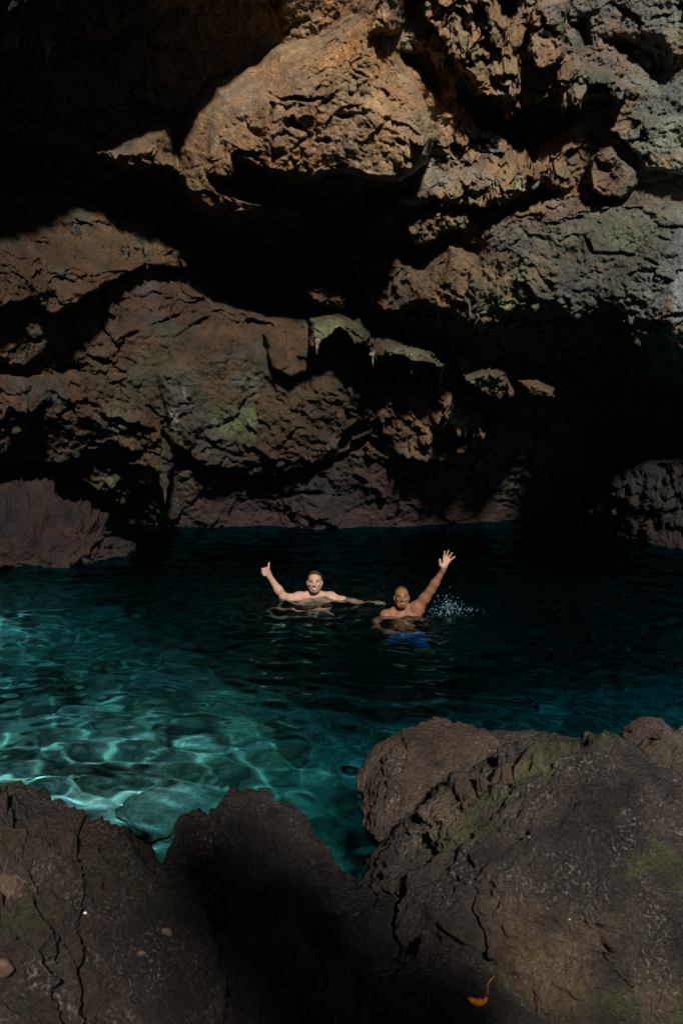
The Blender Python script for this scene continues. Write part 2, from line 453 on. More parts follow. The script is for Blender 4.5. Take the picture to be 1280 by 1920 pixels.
TONE = [  # rock colour by place (dry limestone ochre, grey, green algae, dark damp rock); weak light is painted in too
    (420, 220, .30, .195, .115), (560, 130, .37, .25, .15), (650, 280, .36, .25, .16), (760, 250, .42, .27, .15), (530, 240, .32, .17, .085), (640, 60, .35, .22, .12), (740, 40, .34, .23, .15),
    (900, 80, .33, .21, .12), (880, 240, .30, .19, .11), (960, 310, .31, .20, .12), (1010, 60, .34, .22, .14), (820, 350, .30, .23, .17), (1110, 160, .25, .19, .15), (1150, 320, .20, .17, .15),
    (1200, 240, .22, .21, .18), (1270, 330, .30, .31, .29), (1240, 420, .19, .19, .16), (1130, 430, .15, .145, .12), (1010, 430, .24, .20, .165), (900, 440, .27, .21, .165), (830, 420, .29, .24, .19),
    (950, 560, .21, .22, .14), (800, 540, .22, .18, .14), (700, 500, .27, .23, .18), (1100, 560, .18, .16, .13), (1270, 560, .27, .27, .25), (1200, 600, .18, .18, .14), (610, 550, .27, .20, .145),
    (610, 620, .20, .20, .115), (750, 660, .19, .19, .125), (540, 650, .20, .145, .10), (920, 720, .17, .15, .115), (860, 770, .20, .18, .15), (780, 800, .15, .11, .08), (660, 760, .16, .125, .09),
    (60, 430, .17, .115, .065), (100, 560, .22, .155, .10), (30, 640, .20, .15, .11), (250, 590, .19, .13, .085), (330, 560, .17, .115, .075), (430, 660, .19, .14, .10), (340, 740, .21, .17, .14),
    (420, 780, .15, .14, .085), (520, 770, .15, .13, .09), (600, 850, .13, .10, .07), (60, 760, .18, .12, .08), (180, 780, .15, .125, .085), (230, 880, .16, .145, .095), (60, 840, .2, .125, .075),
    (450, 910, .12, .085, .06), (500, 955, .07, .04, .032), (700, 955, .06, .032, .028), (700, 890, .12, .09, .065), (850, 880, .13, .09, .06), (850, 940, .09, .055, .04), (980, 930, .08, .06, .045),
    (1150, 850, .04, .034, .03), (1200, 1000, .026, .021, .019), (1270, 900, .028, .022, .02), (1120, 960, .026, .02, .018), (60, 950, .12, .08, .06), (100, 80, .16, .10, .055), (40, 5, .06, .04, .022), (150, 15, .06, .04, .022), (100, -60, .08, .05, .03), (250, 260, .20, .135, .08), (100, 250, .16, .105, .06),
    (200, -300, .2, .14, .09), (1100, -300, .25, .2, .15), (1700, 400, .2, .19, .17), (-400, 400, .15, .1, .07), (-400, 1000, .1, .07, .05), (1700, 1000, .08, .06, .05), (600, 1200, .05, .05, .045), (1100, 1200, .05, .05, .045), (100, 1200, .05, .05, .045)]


WALL = {}


def wall_at(px, py):
    return WALL['V'][min(np.searchsorted(WALL['ax'], px), len(WALL['ax']) - 1), min(np.searchsorted(WALL['ay'], py), len(WALL['ay']) - 1)]


def wall_surface():
    ax = axis(-620, -50, 1330, 1980, 2.3); ay = axis(-760, -40, 1010, 1320, 2.3)
    nx, ny = len(ax), len(ay)
    X, Y = np.meshgrid(ax, ay, indexing='ij')
    # coarse control fields, then bilinear to the fine grid
    cx = np.arange(-640, 2021, 20.0); cy = np.arange(-800, 1361, 20.0)
    CX, CY = np.meshgrid(cx, cy, indexing='ij'); q = np.stack([CX.ravel(), CY.ravel()], -1)
    def fine(v):
        v = v.reshape(len(cx), len(cy), -1)
        fx = (X - cx[0]) / 20; fy = (Y - cy[0]) / 20
        ix = np.clip(fx.astype(int), 0, len(cx) - 2); iy = np.clip(fy.astype(int), 0, len(cy) - 2)
        tx = (fx - ix)[..., None]; ty = (fy - iy)[..., None]
        return ((v[ix, iy] * (1 - tx) + v[ix + 1, iy] * tx) * (1 - ty) + (v[ix, iy + 1] * (1 - tx) + v[ix + 1, iy + 1] * tx) * ty)
    b = np.array(BASE); D = np.clip(fine(tps(b[:, :2], b[:, 2], q, 1e-3))[..., 0], 6.5, 18.5)
    r = np.array(ROUGH); RO = np.clip(fine(tps(r[:, :2], r[:, 2], q, 0.01))[..., 0], 0.25, 1.5)
    t = np.array(TONE)
    t[:, 2:] *= np.where((t[:, 0] < 760) & (t[:, 1] > 380), .31, np.where(t[:, 1] > 690, .7, np.where((t[:, 0] > 780) & (t[:, 1] > 380), .62, np.where(t[:, 0] > 980, .78, 1.0))))[:, None]  # lower left painted darker in place of the weaker light there
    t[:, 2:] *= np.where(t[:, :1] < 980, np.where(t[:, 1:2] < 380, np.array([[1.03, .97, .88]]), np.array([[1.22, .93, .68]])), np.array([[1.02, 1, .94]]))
    t[(t[:, 0] < 180) & (t[:, 1] < 120), 2:] *= .45  # shade of the upper left roof corner put into its colour
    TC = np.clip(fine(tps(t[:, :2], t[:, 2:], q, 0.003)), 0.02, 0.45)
    # ragged outlines: warp the plane in which the polygons are drawn
    P0 = U(X, Y, D).reshape(-1, 3)
    wx = (fbm(P0, 1.3, 4, 41, 0.55) * 9).reshape(nx, ny); wy = (fbm(P0, 1.3, 4, 57, 0.55) * 9).reshape(nx, ny)
    Xw, Yw = X + wx, Y + wy
    brk = fbm(P0, 1.9, 3, 63, 0.6).reshape(nx, ny)
    H = np.zeros((nx, ny), f32); label = np.full((nx, ny), -1, np.int16)
    def near(poly, pad):
        p = np.asarray(poly)
        i0, i1 = np.searchsorted(ax, [p[:, 0].min() - pad, p[:, 0].max() + pad]); j0, j1 = np.searchsorted(ay, [p[:, 1].min() - pad, p[:, 1].max() + pad])
        return np.s_[i0:i1, j0:j1]
    for k, (nm, lb, poly, p, wt, wb) in enumerate(PARTS):
        s = near(poly, 40)
        sd, dy = poly_sd(poly, Xw[s], Yw[s])
        ww = wb + (wt - wb) * sstep(0.45, -0.45, dy)
        u = np.clip(sd / ww, 0, 1)
        prof = np.sqrt(np.clip(1 - (1 - u) ** 2, 0, 1))
        H[s] += p * prof
        label[s] = np.where(sd > 0, k, label[s])
    for poly, dep, sf in CARVE:
        s = near(poly, 60)
        sd, dy = poly_sd(poly, Xw[s], Yw[s])
        H[s] -= dep * sstep(-sf * 0.2, sf, sd)
    for ln, hw, dep in CRACKS:
        s = near(ln, 60)
        d = line_d(ln, Xw[s], Yw[s])
        wv = hw * np.clip(0.55 + 1.3 * brk[s], 0.02, 2.0)
        H[s] -= dep * sstep(wv, wv * 0.2, d) * np.clip(0.4 + brk[s], 0, 1)
    D = D - H
    rays = ray(X, Y)
    P = (np.array([0, 0, CAMH]) + rays * D[..., None]).reshape(-1, 3)
    rd = rays.reshape(-1, 3); rd = rd / np.linalg.norm(rd, axis=1, keepdims=True)
    ro = RO.reshape(-1)
    # rock relief, coarse to fine, in metres
    warp = vfbm(P, 0.9, 3, 5) * 0.22
    Q = P + warp
    h1, c1 = facet(Q * np.array([1, 1, 1.5]), 1.15, 3, 0.75, 0.6)
    h2, c2 = facet(Q * np.array([1, 1, 1.3]), 3.1, 9, 0.8, 0.7)
    h3, c3 = facet(P + warp * 0.4, 8.5, 15, 0.8, 0.8)
    rg = fbm(P, 2.2, 5, 23, 0.55, ridged=True)
    fn = fbm(P, 9.0, 3, 31, 0.6)
    gr = fbm(P, 26.0, 2, 37, 0.6)
    gate = sstep(-0.25, 0.35, fbm(P, 0.7, 3, 77))            # some zones stay smooth
    rr = ro * (0.45 + 0.75 * gate)
    hgt = 0.18 * h1 * ro ** 0.7 + rr * (0.14 * h2 + 0.042 * h3) + 0.08 * rr * (rg - 0.3) + 0.042 * fn * (0.4 + 0.6 * ro) + 0.020 * gr * (.5 + .5 * ro)
    ss = P[:, 2] * 1.0 + .30 * P[:, 0] + .45 * fbm(P, .55, 4, 201) + .05 * h2
    def saw(f, sh):
        t = ss * f; t = t - np.floor(t)
        return np.clip(t / .12, 0, 1) * (1 - t) * sh
    led = sstep(-.1, .5, fbm(P, .9, 3, 211))
    hgt += rr * led * (saw(1.35, .20) + saw(3.7, .09)) + rr * sstep(0, .5, fbm(P, 2, 2, 221)) * saw(8.3, .035)
    hgt -= rr * (0.09 * c1 * sstep(0.2, 0.8, gate) + 0.05 * c2) + 0.012 * c3 * rr
    V = P - rd * hgt[:, None]
    # small knobs lean out and droop, so that the relief undercuts itself
    V = V + vfbm(P, 3.4, 4, 91, 0.6) * (0.05 * rr)[:, None]
    V[:, 2] -= np.clip(hgt, 0, 1) * 0.35 * rr
    # colour: blotches of ochre, grey and algae on the tone by place
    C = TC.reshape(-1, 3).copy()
    n1 = fbm(P, 0.8, 4, 101)[:, None]; n2 = fbm(P, 2.3, 4, 111)[:, None]; n3 = fbm(P * np.array([1, 1, .35]), 3.5, 4, 121)[:, None]
    C *= 1 + 0.34 * n2 + 0.22 * n3
    C *= np.array([1, 1, 1]) + np.clip(n1 * 1.3, -1, 1) * np.array([0.16, -0.02, -0.24])
    px, py = X.reshape(-1), Y.reshape(-1)
    n4 = fbm(P, 1.4, 5, 131, .6)[:, None]; n5 = fbm(P, 1.1, 5, 141, .6)[:, None]
    lum = C.mean(1, keepdims=True)
    bld = (sstep(820, 760, px) * sstep(380, 330, py))[:, None]
    for nn, cc, a in ((n4, (1.5, .86, .42), .55), (-n4, (.95, 1.03, .92), .6), (n5, (.94, 1.06, .66), .45)):
        t = a * (1 - .7 * bld) * sstep(.12, .5, nn); C = C * (1 - t) + t * lum * np.array(cc)
    px, py = X.reshape(-1), Y.reshape(-1)
    rust = sstep(0.25, 0.6, n2[:, 0] - 0.3 * n1[:, 0]) * sstep(420, 250, py) * sstep(1100, 950, px) * sstep(180, 340, px)
    C = C * (1 - 0.5 * rust[:, None]) + 0.5 * rust[:, None] * np.array([.33, .16, .065])
    def blot(x, y, rx, ry, col, a, sd):
        nonlocal C
        k = a * sstep(1.1, 0.1, np.hypot((px - x) / rx, (py - y) / ry) + 0.45 * n3[:, 0] + 0.3 * n2[:, 0])[:, None]
        C = C * (1 - k) + k * np.array(col)
    blot(430, 785, 60, 45, (.13, .16, .07), .8, 0); blot(470, 720, 60, 30, (.12, .12, .095), .6, 1); blot(940, 570, 55, 25, (.21, .24, .11), .8, 2)
    blot(328, 785, 10, 30, (.38, .35, .33), .9, 3); blot(345, 735, 10, 28, (.32, .28, .25), .7, 3); blot(610, 620, 40, 30, (.21, .24, .11), .8, 4)
    blot(1170, 430, 60, 45, (.15, .17, .11), .7, 5); blot(1275, 330, 40, 40, (.33, .36, .33), .7, 6); blot(1275, 560, 18, 90, (.33, .35, .34), .7, 7)
    blot(850, 785, 20, 14, (.33, .34, .32), .7, 8); blot(220, 900, 40, 30, (.15, .16, .09), .6, 9); blot(1120, 390, 30, 20, (.25, .25, .24), .6, 9); blot(590, 330, 30, 20, (.3, .29, .26), .6, 9)
    blot(1060, 500, 25, 20, (.09, .09, .08), .6, 9); blot(760, 660, 50, 20, (.2, .22, .12), .6, 9); blot(220, 780, 50, 40, (.14, .14, .09), .5, 9)
    # purple-brown band of the waterline
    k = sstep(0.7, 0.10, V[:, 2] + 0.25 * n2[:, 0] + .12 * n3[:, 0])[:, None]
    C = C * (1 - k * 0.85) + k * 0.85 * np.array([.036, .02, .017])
    C = np.clip(C, 0.015, 0.5)
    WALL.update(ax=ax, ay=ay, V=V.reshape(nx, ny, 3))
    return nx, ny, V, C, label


def smooth_normals(V, quads):
    a, b, c, d = (V[quads[:, i]] for i in range(4))
    n = np.cross(c - a, d - b)
    out = np.zeros_like(V)
    for i in range(4):
        for k in range(3):
            out[:, k] += np.bincount(quads[:, i], n[:, k], len(V))
    return out / (np.linalg.norm(out, axis=1, keepdims=True) + 1e-12)


def build_wall():
    nx, ny, V, C, lab = wall_surface()
    idx = np.arange(nx * ny).reshape(nx, ny)
    q = np.stack([idx[:-1, :-1], idx[:-1, 1:], idx[1:, 1:], idx[1:, :-1]], -1).reshape(-1, 4)
    Nn = smooth_normals(V.astype(np.float64), q)
    if Nn[:, 1].mean() > 0:
        q = q[:, ::-1]; Nn = -Nn
    fl = lab[:-1, :-1].reshape(-1)
    wall = None
    for k in [-1] + list(range(len(PARTS))):
        f = q[fl == k]
        if not len(f): continue
        u, inv = np.unique(f, return_inverse=True)
        f = inv.reshape(-1, 4)
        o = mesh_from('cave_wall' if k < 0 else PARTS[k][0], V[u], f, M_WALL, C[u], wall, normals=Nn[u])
        receiver(o)
        if k < 0:
            wall = setp(o, 'craggy limestone wall and roof of the cave', kind='structure')
        else:
            o['label'] = PARTS[k][1]
    return wall


wall = build_wall()

# ------------------------------------------------------------------ the cave round the camera, with its mouth up behind
def ico(level):
    bm = bmesh.new(); bmesh.ops.create_icosphere(bm, subdivisions=level, radius=1.0)
    v = np.array([x.co[:] for x in bm.verts]); f = np.array([[x.index for x in t.verts] for t in bm.faces])
    bm.free(); return v, f


ICO = {}
def icos(level):
    if level not in ICO:
        if level <= 4:
            ICO[level] = ico(level)
        else:
            v, f = icos(level - 1)
            e = np.concatenate([f[:, [0, 1]], f[:, [1, 2]], f[:, [2, 0]]]); e.sort(1)
            key = e[:, 0].astype(np.int64) * len(v) + e[:, 1]
            u, inv = np.unique(key, return_inverse=True)
            m = v[u // len(v)] + v[u % len(v)]; m /= np.linalg.norm(m, axis=1, keepdims=True)
            n = len(f); a, b, c = (inv[i * n:(i + 1) * n] + len(v) for i in range(3))
            nf = np.concatenate([np.stack([f[:, 0], a, c], -1), np.stack([f[:, 1], b, a], -1), np.stack([f[:, 2], c, b], -1), np.stack([a, b, c], -1)])
            ICO[level] = (np.concatenate([v, m]), nf)
    return ICO[level]


def build_shell():
    v, f = icos(6)
    P = v * np.array([13.0, 21.5, 13.5]) + np.array([0, 0, 1.0])
    n = fbm(P, 0.16, 4, 3)
    P = P * (1 + 0.06 * n[:, None])
    c = P[f].mean(1)
    # the mouth: where the sun's rays to the pool and the far wall come through
    t = (c[:, 1] - 12.5) / SUN[1]
    a = c - t[:, None] * SUN
    jx = fbm(c, 0.35, 3, 8) * 0.8
    hole = (t > 0) & (a[:, 0] + jx > -7.0) & (a[:, 0] + jx < 12) & (a[:, 2] + jx < 10.5) & (a[:, 2] > -13)
    f = f[~hole][:, ::-1]
    u, inv = np.unique(f, return_inverse=True)
    C = np.tile(np.array([.12, .09, .065]), (len(u), 1)) * (1 + 0.3 * n[u][:, None])
    o = mesh_from('cave_vault', P[u], inv.reshape(-1, 3), M_WALL, C)
    setp(o, 'rough vault of the cave behind the viewer with its open mouth', kind='structure')


build_shell()

# ------------------------------------------------------------------ pool bed and water
BED = [(-300, 1500, -.45), (100, 1480, -.5), (300, 1500, -.5), (450, 1450, -.7), (620, 1450, -1.1), (640, 1620, -1.4), (0, 1350, -.7), (250, 1350, -.7), (450, 1320, -.8), (600, 1300, -1.1),
       (800, 1350, -1.4), (1100, 1350, -1.6), (1400, 1400, -1.8), (0, 1230, -.9), (250, 1230, -1.0), (450, 1200, -1.6), (650, 1200, -2.2), (900, 1200, -2.1), (1280, 1200, -2.1),
       (50, 1120, -.9), (250, 1100, -2.2), (500, 1090, -3.2), (800, 1080, -3.4), (1100, 1080, -3.1), (1280, 1080, -2.8), (300, 1020, -3.2), (640, 1010, -3.3), (900, 1000, -3.3)]


def bed_depth(x, y):
    b = np.array(BED, float); p = Uz(b[:, 0], b[:, 1], 0.0)[:, :2] * 60
    return np.clip(tps(p, b[:, 2], np.stack([x, y], -1) * 60, 1e-3), -3.8, -0.25)


def build_bed():
    ax = np.arange(-10, 10.01, 0.06); ay = np.arange(2.0, 19.0, 0.055)
    X, Y = np.meshgrid(ax, ay, indexing='ij')
    cx = np.arange(-10.5, 11, 0.5); cy = np.arange(1.5, 20, 0.5)
    CX, CY = np.meshgrid(cx, cy, indexing='ij')
    z = bed_depth(CX.ravel(), CY.ravel()).reshape(CX.shape)
    fx = (X - cx[0]) / .5; fy = (Y - cy[0]) / .5
    ix = fx.astype(int); iy = fy.astype(int); tx = fx - ix; ty = fy - iy
    Z = (z[ix, iy] * (1 - tx) + z[ix + 1, iy] * tx) * (1 - ty) + (z[ix, iy + 1] * (1 - tx) + z[ix + 1, iy + 1] * tx) * ty
    P = np.stack([X, Y, Z], -1).reshape(-1, 3)
    h, c = facet(P + vfbm(P, 1.2, 2, 4) * .15, 1.9, 5, .5, .6)
    h2, c2 = facet(P, 4.6, 7, .6, .7)
    st = worley(P + vfbm(P, 3, 2, 14) * .05, 3.4, 17)[3][:, 3]; st2 = worley(P, 8.0, 27)[3][:, 3]
    dp = P[:, 2].copy()
    P[:, 2] += 0.22 * h + 0.07 * h2 - .06 * c + 0.05 * fbm(P, 3, 3, 2)
    P[:, 2] = np.minimum(P[:, 2], -0.16)
    n = fbm(P, .9, 4, 12); n2 = fbm(P, 3.0, 4, 19)
    C = np.array([.66, .66, .58]) * (1 + .25 * n + .3 * n2 + .8 * st + .3 * st2)[:, None] * (1 - .82 * sstep(-2.15, -3.0, dp))[:, None] * (1 - .55 * np.clip(c2, 0, 1) * .6)[:, None]  # deep bed painted darker in place of light lost in the water
    alg = sstep(.1, .5, n)[:, None]
    C = C * (1 - .5 * alg) + .5 * alg * np.array([.16, .22, .13])
    nx, ny = X.shape
    i = np.arange(nx * ny).reshape(nx, ny)
    q = np.stack([i[:-1, :-1], i[1:, :-1], i[1:, 1:], i[:-1, 1:]], -1).reshape(-1, 4)
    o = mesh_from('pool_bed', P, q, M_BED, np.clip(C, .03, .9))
    setp(o, 'pale rocky bed of the pool seen through the water', kind='structure'); receiver(o)


build_bed()

MAN_A = Uz(590, 1121)     # where the two swimmers are
MAN_B = Uz(757, 1151)


def wave_h(x, y):
    rg = np.random.default_rng(5)
    z = np.zeros_like(x)
    P = np.stack([x, y, np.zeros_like(x)], -1).reshape(-1, 3)
    wv = vfbm(P, .35, 2, 71)
    wx = x + .35 * wv[:, 0].reshape(x.shape); wy = y + .35 * wv[:, 1].reshape(x.shape)
    for k in range(54):
        lam = 0.12 * 2 ** rg.uniform(0, 2.4); a = rg.normal(R(70), R(55)); ph = rg.uniform(0, 6.28)
        z += 0.0018 * lam ** .98 * 3.0 * np.sin(2 * math.pi / lam * (wx * np.cos(a) + wy * np.sin(a)) + ph)
    amp = 0.75 + 0.35 * perlin(P * f32(.5), 33).reshape(x.shape)
    z *= amp
    for c, a, lam in ((MAN_A, .015, .30), (MAN_B, .014, .26), (MAN_B + np.array([.35, -.1, 0]), .010, .15)):
        r = np.hypot(x - c[0], y - c[1])
        z += a * np.sin(2 * math.pi * r / lam) * np.exp(-r / 1.0) * sstep(0.0, .35, r)
    return z


def build_water():
    ay = [1.6]
    while ay[-1] < 19: ay.append(ay[-1] + .012 + .0022 * ay[-1])
    uu, ay = np.meshgrid(np.linspace(-1, 1, 480), np.array(ay), indexing='ij')
    X, Y = uu * np.minimum(2.6 + .62 * ay, 10), ay
    Z = wave_h(X, Y)
    nx, ny = X.shape
    cx = np.arange(-10.5, 11, 0.5); cy = np.arange(1.0, 20, 0.5)
    CX, CY = np.meshgrid(cx, cy, indexing='ij')
    zb = bed_depth(CX.ravel(), CY.ravel()).reshape(CX.shape)
    fx = (X - cx[0]) / .5; fy = (Y - cy[0]) / .5
    ix = fx.astype(int); iy = fy.astype(int); tx = fx - ix; ty = fy - iy
    dep = -((zb[ix, iy] * (1 - tx) + zb[ix + 1, iy] * tx) * (1 - ty) + (zb[ix, iy + 1] * (1 - tx) + zb[ix + 1, iy + 1] * tx) * ty)
    for c in (MAN_A, MAN_B, MAN_A + np.array([.55, -.05, 0])):        # over the swimmers' bodies the light's way through the water is short
        dep = np.minimum(dep, .12 + 2.2 * np.clip(np.hypot(X - c[0], (Y - c[1] + .25) * .8) - .32, 0, 9))
    # water takes out red first; light passes it twice, once down and once up
    ab = np.array([1.7, .26, .17])
    T = np.exp(-dep[..., None] * ab * .8)
    i = np.arange(nx * ny).reshape(nx, ny)
    q = np.stack([i[:-1, :-1], i[1:, :-1], i[1:, 1:], i[:-1, 1:]], -1).reshape(-1, 4)
    m = bpy.data.materials.new('clear_turquoise_water'); m.use_nodes = True
    nt = m.node_tree; nt.nodes.clear()
    out = N(nt, 'ShaderNodeOutputMaterial'); g = N(nt, 'ShaderNodeBsdfGlass')
    g.inputs['IOR'].default_value = 1.333; g.inputs['Roughness'].default_value = 0.0
    at = N(nt, 'ShaderNodeAttribute', attribute_name='Col')
    nt.links.new(at.outputs['Color'], g.inputs['Color']); nt.links.new(g.outputs[0], out.inputs[0])
    o = mesh_from('water', np.stack([X, Y, Z], -1).reshape(-1, 3), q, m, T.reshape(-1, 3))
    setp(o, 'clear rippled turquoise water of the cave pool', kind='structure')
    o.cycles.is_caustics_caster = True


build_water()

# ------------------------------------------------------------------ boulders
SURF = []


def surf_at(px, py):
    best = None
    for V in SURF:
        qx, qy = P2px(V); d = (V - np.array([0, 0, CAMH])) @ FWD
        m = (np.hypot(qx - px, qy - py) < 5) & (d > .3)
        if m.any():
            k = d[m].min()
            if best is None or k < best: best = k
    return U(px, py, best if best else 2.5)


def boulder(name, label, c, rad, planes=(), rot=0, level=6, seed=1, mat=None, cols=None, rough=1.0, cat='rock', group=None, scale=1.0, k=10.0, parent=None, cracks=(), lean=0.0):
    """rounded block: ellipsoid cut by planes (nx,ny,nz,d in units of the radii), then broken up by rock relief"""
    v, f = icos(level)
    if level >= 6:          # finer skin on the side that faces the viewer
        to = np.array([0, 0, CAMH]) - np.asarray(c, float); to /= np.linalg.norm(to)
        v = v + .5 * to; v = v / np.linalg.norm(v, axis=1, keepdims=True)
    acc = np.exp(-k * np.ones(len(v)))
    for (a, b, cc, d) in planes:
        n = np.array([a, b, cc], float); n /= np.linalg.norm(n)
        dn = v @ n
        r = np.where(dn > 1e-3, d / np.maximum(dn, 1e-3), 9.0)
        acc += np.exp(-k * np.minimum(r, 9.0))
    r = -np.log(acc) / k
    L = v * r[:, None] * np.array(rad)
    ca, sa = math.cos(rot), math.sin(rot)
    L = L @ np.array([[ca, sa, 0], [-sa, ca, 0], [0, 0, 1.0]])
    ly = np.array([[math.cos(lean), 0, -math.sin(lean)], [0, 1, 0], [math.sin(lean), 0, math.cos(lean)]])
    L = L @ ly
    nrm = v / np.array(rad); nrm /= np.linalg.norm(nrm, axis=1, keepdims=True)
    nrm = nrm @ np.array([[ca, sa, 0], [-sa, ca, 0], [0, 0, 1.0]]) @ ly
    S = L / scale + seed * 13.7
    wp = vfbm(S, 1.6, 3, seed) * .16
    h1, c1 = facet(S + wp, 2.2, seed, .75, .5); h2, c2 = facet(S + wp * .6, 6.0, seed + 3, .8, .6); h3, c3 = facet(S, 17.0, seed + 5, .8, .7)
    rg = fbm(S, 4, 5, seed + 7, .55, ridged=True); fn = fbm(S, 24, 3, seed + 9, .6)
    gt = sstep(-.3, .4, fbm(S, 1.5, 3, seed + 2))
    F1, F2, _, rv = worley(S + vfbm(S, 9, 2, seed + 50) * .03, 22.0, seed + 51)
    pit = np.clip(1 - F1 * 1.9, 0, 1) * (rv[:, 0] > .1) * sstep(-.1, .3, fbm(S, 2.2, 3, seed + 53))
    ss = S[:, 2] + .35 * S[:, 0] + .25 * S[:, 1] + .2 * fbm(S, 1.1, 4, seed + 55); sw = ss * 5.2 - np.floor(ss * 5.2)
    led = np.clip(sw / .12, 0, 1) * (1 - sw) * sstep(-.1, .4, fbm(S, 1.9, 3, seed + 57))
    h = .075 * h1 + (.4 + .6 * gt) * (.055 * h2 + .030 * h3) + .022 * (rg - .3) * (.4 + .6 * gt) + .012 * fn - .03 * c1 * gt - .014 * c2 - .026 * pit + .026 * led + .009 * fbm(S, 45, 2, seed + 61)
    V = L + nrm * (h * rough * scale)[:, None] + vfbm(S, 5, 3, seed + 21) * (.012 * rough * scale)
    if cracks:
        qx, qy = P2px(V + np.asarray(c, float)); wob = fbm(S, 5, 3, seed + 41); wo2 = fbm(S, 5, 3, seed + 43)
        front = ((V + np.asarray(c, float) - np.array([0, 0, CAMH])) * nrm).sum(1) < 0
        for ln, hw, dep in cracks:
            d = line_d(ln, qx + 14 * wob, qy + 14 * wo2)
            ww = hw * np.clip(.7 + wo2, .1, 2)
            V -= nrm * (front * dep * sstep(ww, ww * .15, d))[:, None]
    if cols is None: cols = [(.10, .08, .068), (.075, .055, .045), (.10, .105, .055), (.15, .13, .115)]
    n1 = fbm(S, 1.6, 4, seed + 31)[:, None]; n2 = fbm(S, 3.6, 4, seed + 33)[:, None]; n3 = fbm(S, 2.4, 4, seed + 35)[:, None]
    C = np.array(cols[0]) * np.ones((len(v), 1))
    for n, cl, a, lo in ((n1, cols[1], .85, -.05), (n2, cols[2], .85, .04), (n3, cols[3], .6, .2)):
        t = a * sstep(lo, lo + .4, n); C = C * (1 - t) + t * np.array(cl)
    C = C * np.clip(1 + .3 * n2 + .25 * n3 + .35 * fbm(S, 7, 4, seed + 37)[:, None], .3, 2)
    c = np.asarray(c, float)
    zz = V[:, 2] + c[2]
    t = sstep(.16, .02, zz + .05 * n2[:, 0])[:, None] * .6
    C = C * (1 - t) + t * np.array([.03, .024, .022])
    base = V[:, 2].min()
    org = np.array([c[0], c[1], c[2] + base])
    SURF.append(V + c)
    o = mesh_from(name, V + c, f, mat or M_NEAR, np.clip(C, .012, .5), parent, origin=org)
    if label: setp(o, label, cat, group)
    receiver(o)
    return o


boulder('boulder', 'huge rounded boulder with green lichen filling the lower right corner', U(1050, 1710, 3.0), (.72, .60, .60),
        [(-1, -.2, .25, .93), (-.5, -.3, .9, .86), (0, -1, .55, .80), (.3, .1, 1, .9), (-.7, 0, .75, .74), (-.6, -1, .1, .85), (.5, -1, .3, .84)], level=7, seed=2, k=14.0, rough=.85,
        cracks=[([(878, 1600), (900, 1640), (888, 1700), (898, 1750), (905, 1810)], 9, .045), ([(985, 1560), (975, 1600), (988, 1635)], 6, .03), ([(1125, 1620), (1105, 1690), (1130, 1760), (1155, 1800)], 9, .045),
                ([(930, 1440), (890, 1490), (860, 1510), (840, 1540)], 7, .04), ([(1130, 1410), (1160, 1480), (1230, 1500)], 6, .03)], cols=[(.060, .045, .034), (.032, .022, .018), (.056, .062, .022), (.115, .072, .044)])
boulder('boulder', 'brown slab of rock at the water behind the huge right boulder', U(925, 1500, 3.7), (.60, .40, .40),
        [(0, -.45, 1, .55), (.05, .1, 1, .62), (-1, -.3, .4, .88), (-.4, -1, .4, .85)], rot=R(-6), level=6, seed=3, k=18.0, rough=.8, cols=[(.075, .046, .032), (.046, .029, .022), (.062, .046, .03), (.09, .062, .044)])
boulder('boulder', 'small orange-brown rock at the right edge behind the huge boulder', U(1275, 1440, 3.55), (.24, .26, .17), [(-.5, -.6, .6, .8)], level=5, seed=4, cols=[(.10, .062, .042), (.065, .042, .032), (.09, .07, .05), (.12, .085, .065)])
boulder('boulder', 'dark wet rock between the two foreground boulders', U(495, 1712, 3.15), (.35, .50, .42),
        [(.3, -.3, 1, .82), (1, -.1, .5, .82), (-1, -.2, .6, .8)], rot=R(15), level=6, seed=5, cols=[(.03, .022, .018), (.018, .014, .012), (.034, .027, .022), (.05, .04, .033)])
boulder('boulder', 'sloping brown rock with long cracks in the lower left corner', U(-75, 1930, 2.2), (.76, .70, .66),
        [(.75, -.05, .72, .56), (.95, -.1, .4, .62), (.2, -1, .5, .8), (0, .6, 1, .85)], rot=R(-12), level=7, seed=6, rough=1.0,
        cracks=[([(0, 1560), (60, 1620), (85, 1700), (140, 1790), (175, 1920)], 12, .06), ([(20, 1520), (110, 1570), (200, 1650), (290, 1710), (360, 1790)], 10, .05), ([(-20, 1710), (60, 1755), (115, 1800)], 12, .05), ([(30, 1490), (60, 1545), (45, 1600)], 10, .05)], cols=[(.054, .033, .022), (.028, .019, .015), (.036, .034, .014), (.12, .068, .046)])
boulder('boulder', 'low lichen-covered rock between the foreground boulders at bottom centre', U(585, 1850, 2.7), (.38, .34, .24),
        [(.3, -.4, 1, .75)], rot=R(20), level=6, seed=8, cols=[(.04, .031, .026), (.026, .022, .019), (.05, .052, .03), (.10, .095, .088)])
boulder('boulder', 'flat brown rock under the orange leaf at the bottom edge', U(790, 1945, 2.4), (.34, .3, .16),
        [(.1, -.4, 1, .7)], rot=R(-10), level=6, seed=9, cols=[(.05, .036, .028), (.034, .026, .022), (.055, .044, .034), (.07, .054, .043)])
boulder('boulder', 'brown boulder at the waterline on the far left', Uz(60, 1050) + np.array([-.55, .5, .0]), (1.75, 1.1, .72),
        [(.8, -.2, .7, .78), (-.2, -.7, .8, .8)], level=6, seed=10, mat=M_WALL, scale=1.8, rough=2.8, cols=[(.032, .016, .010), (.018, .009, .008), (.026, .016, .010), (.042, .025, .016)])
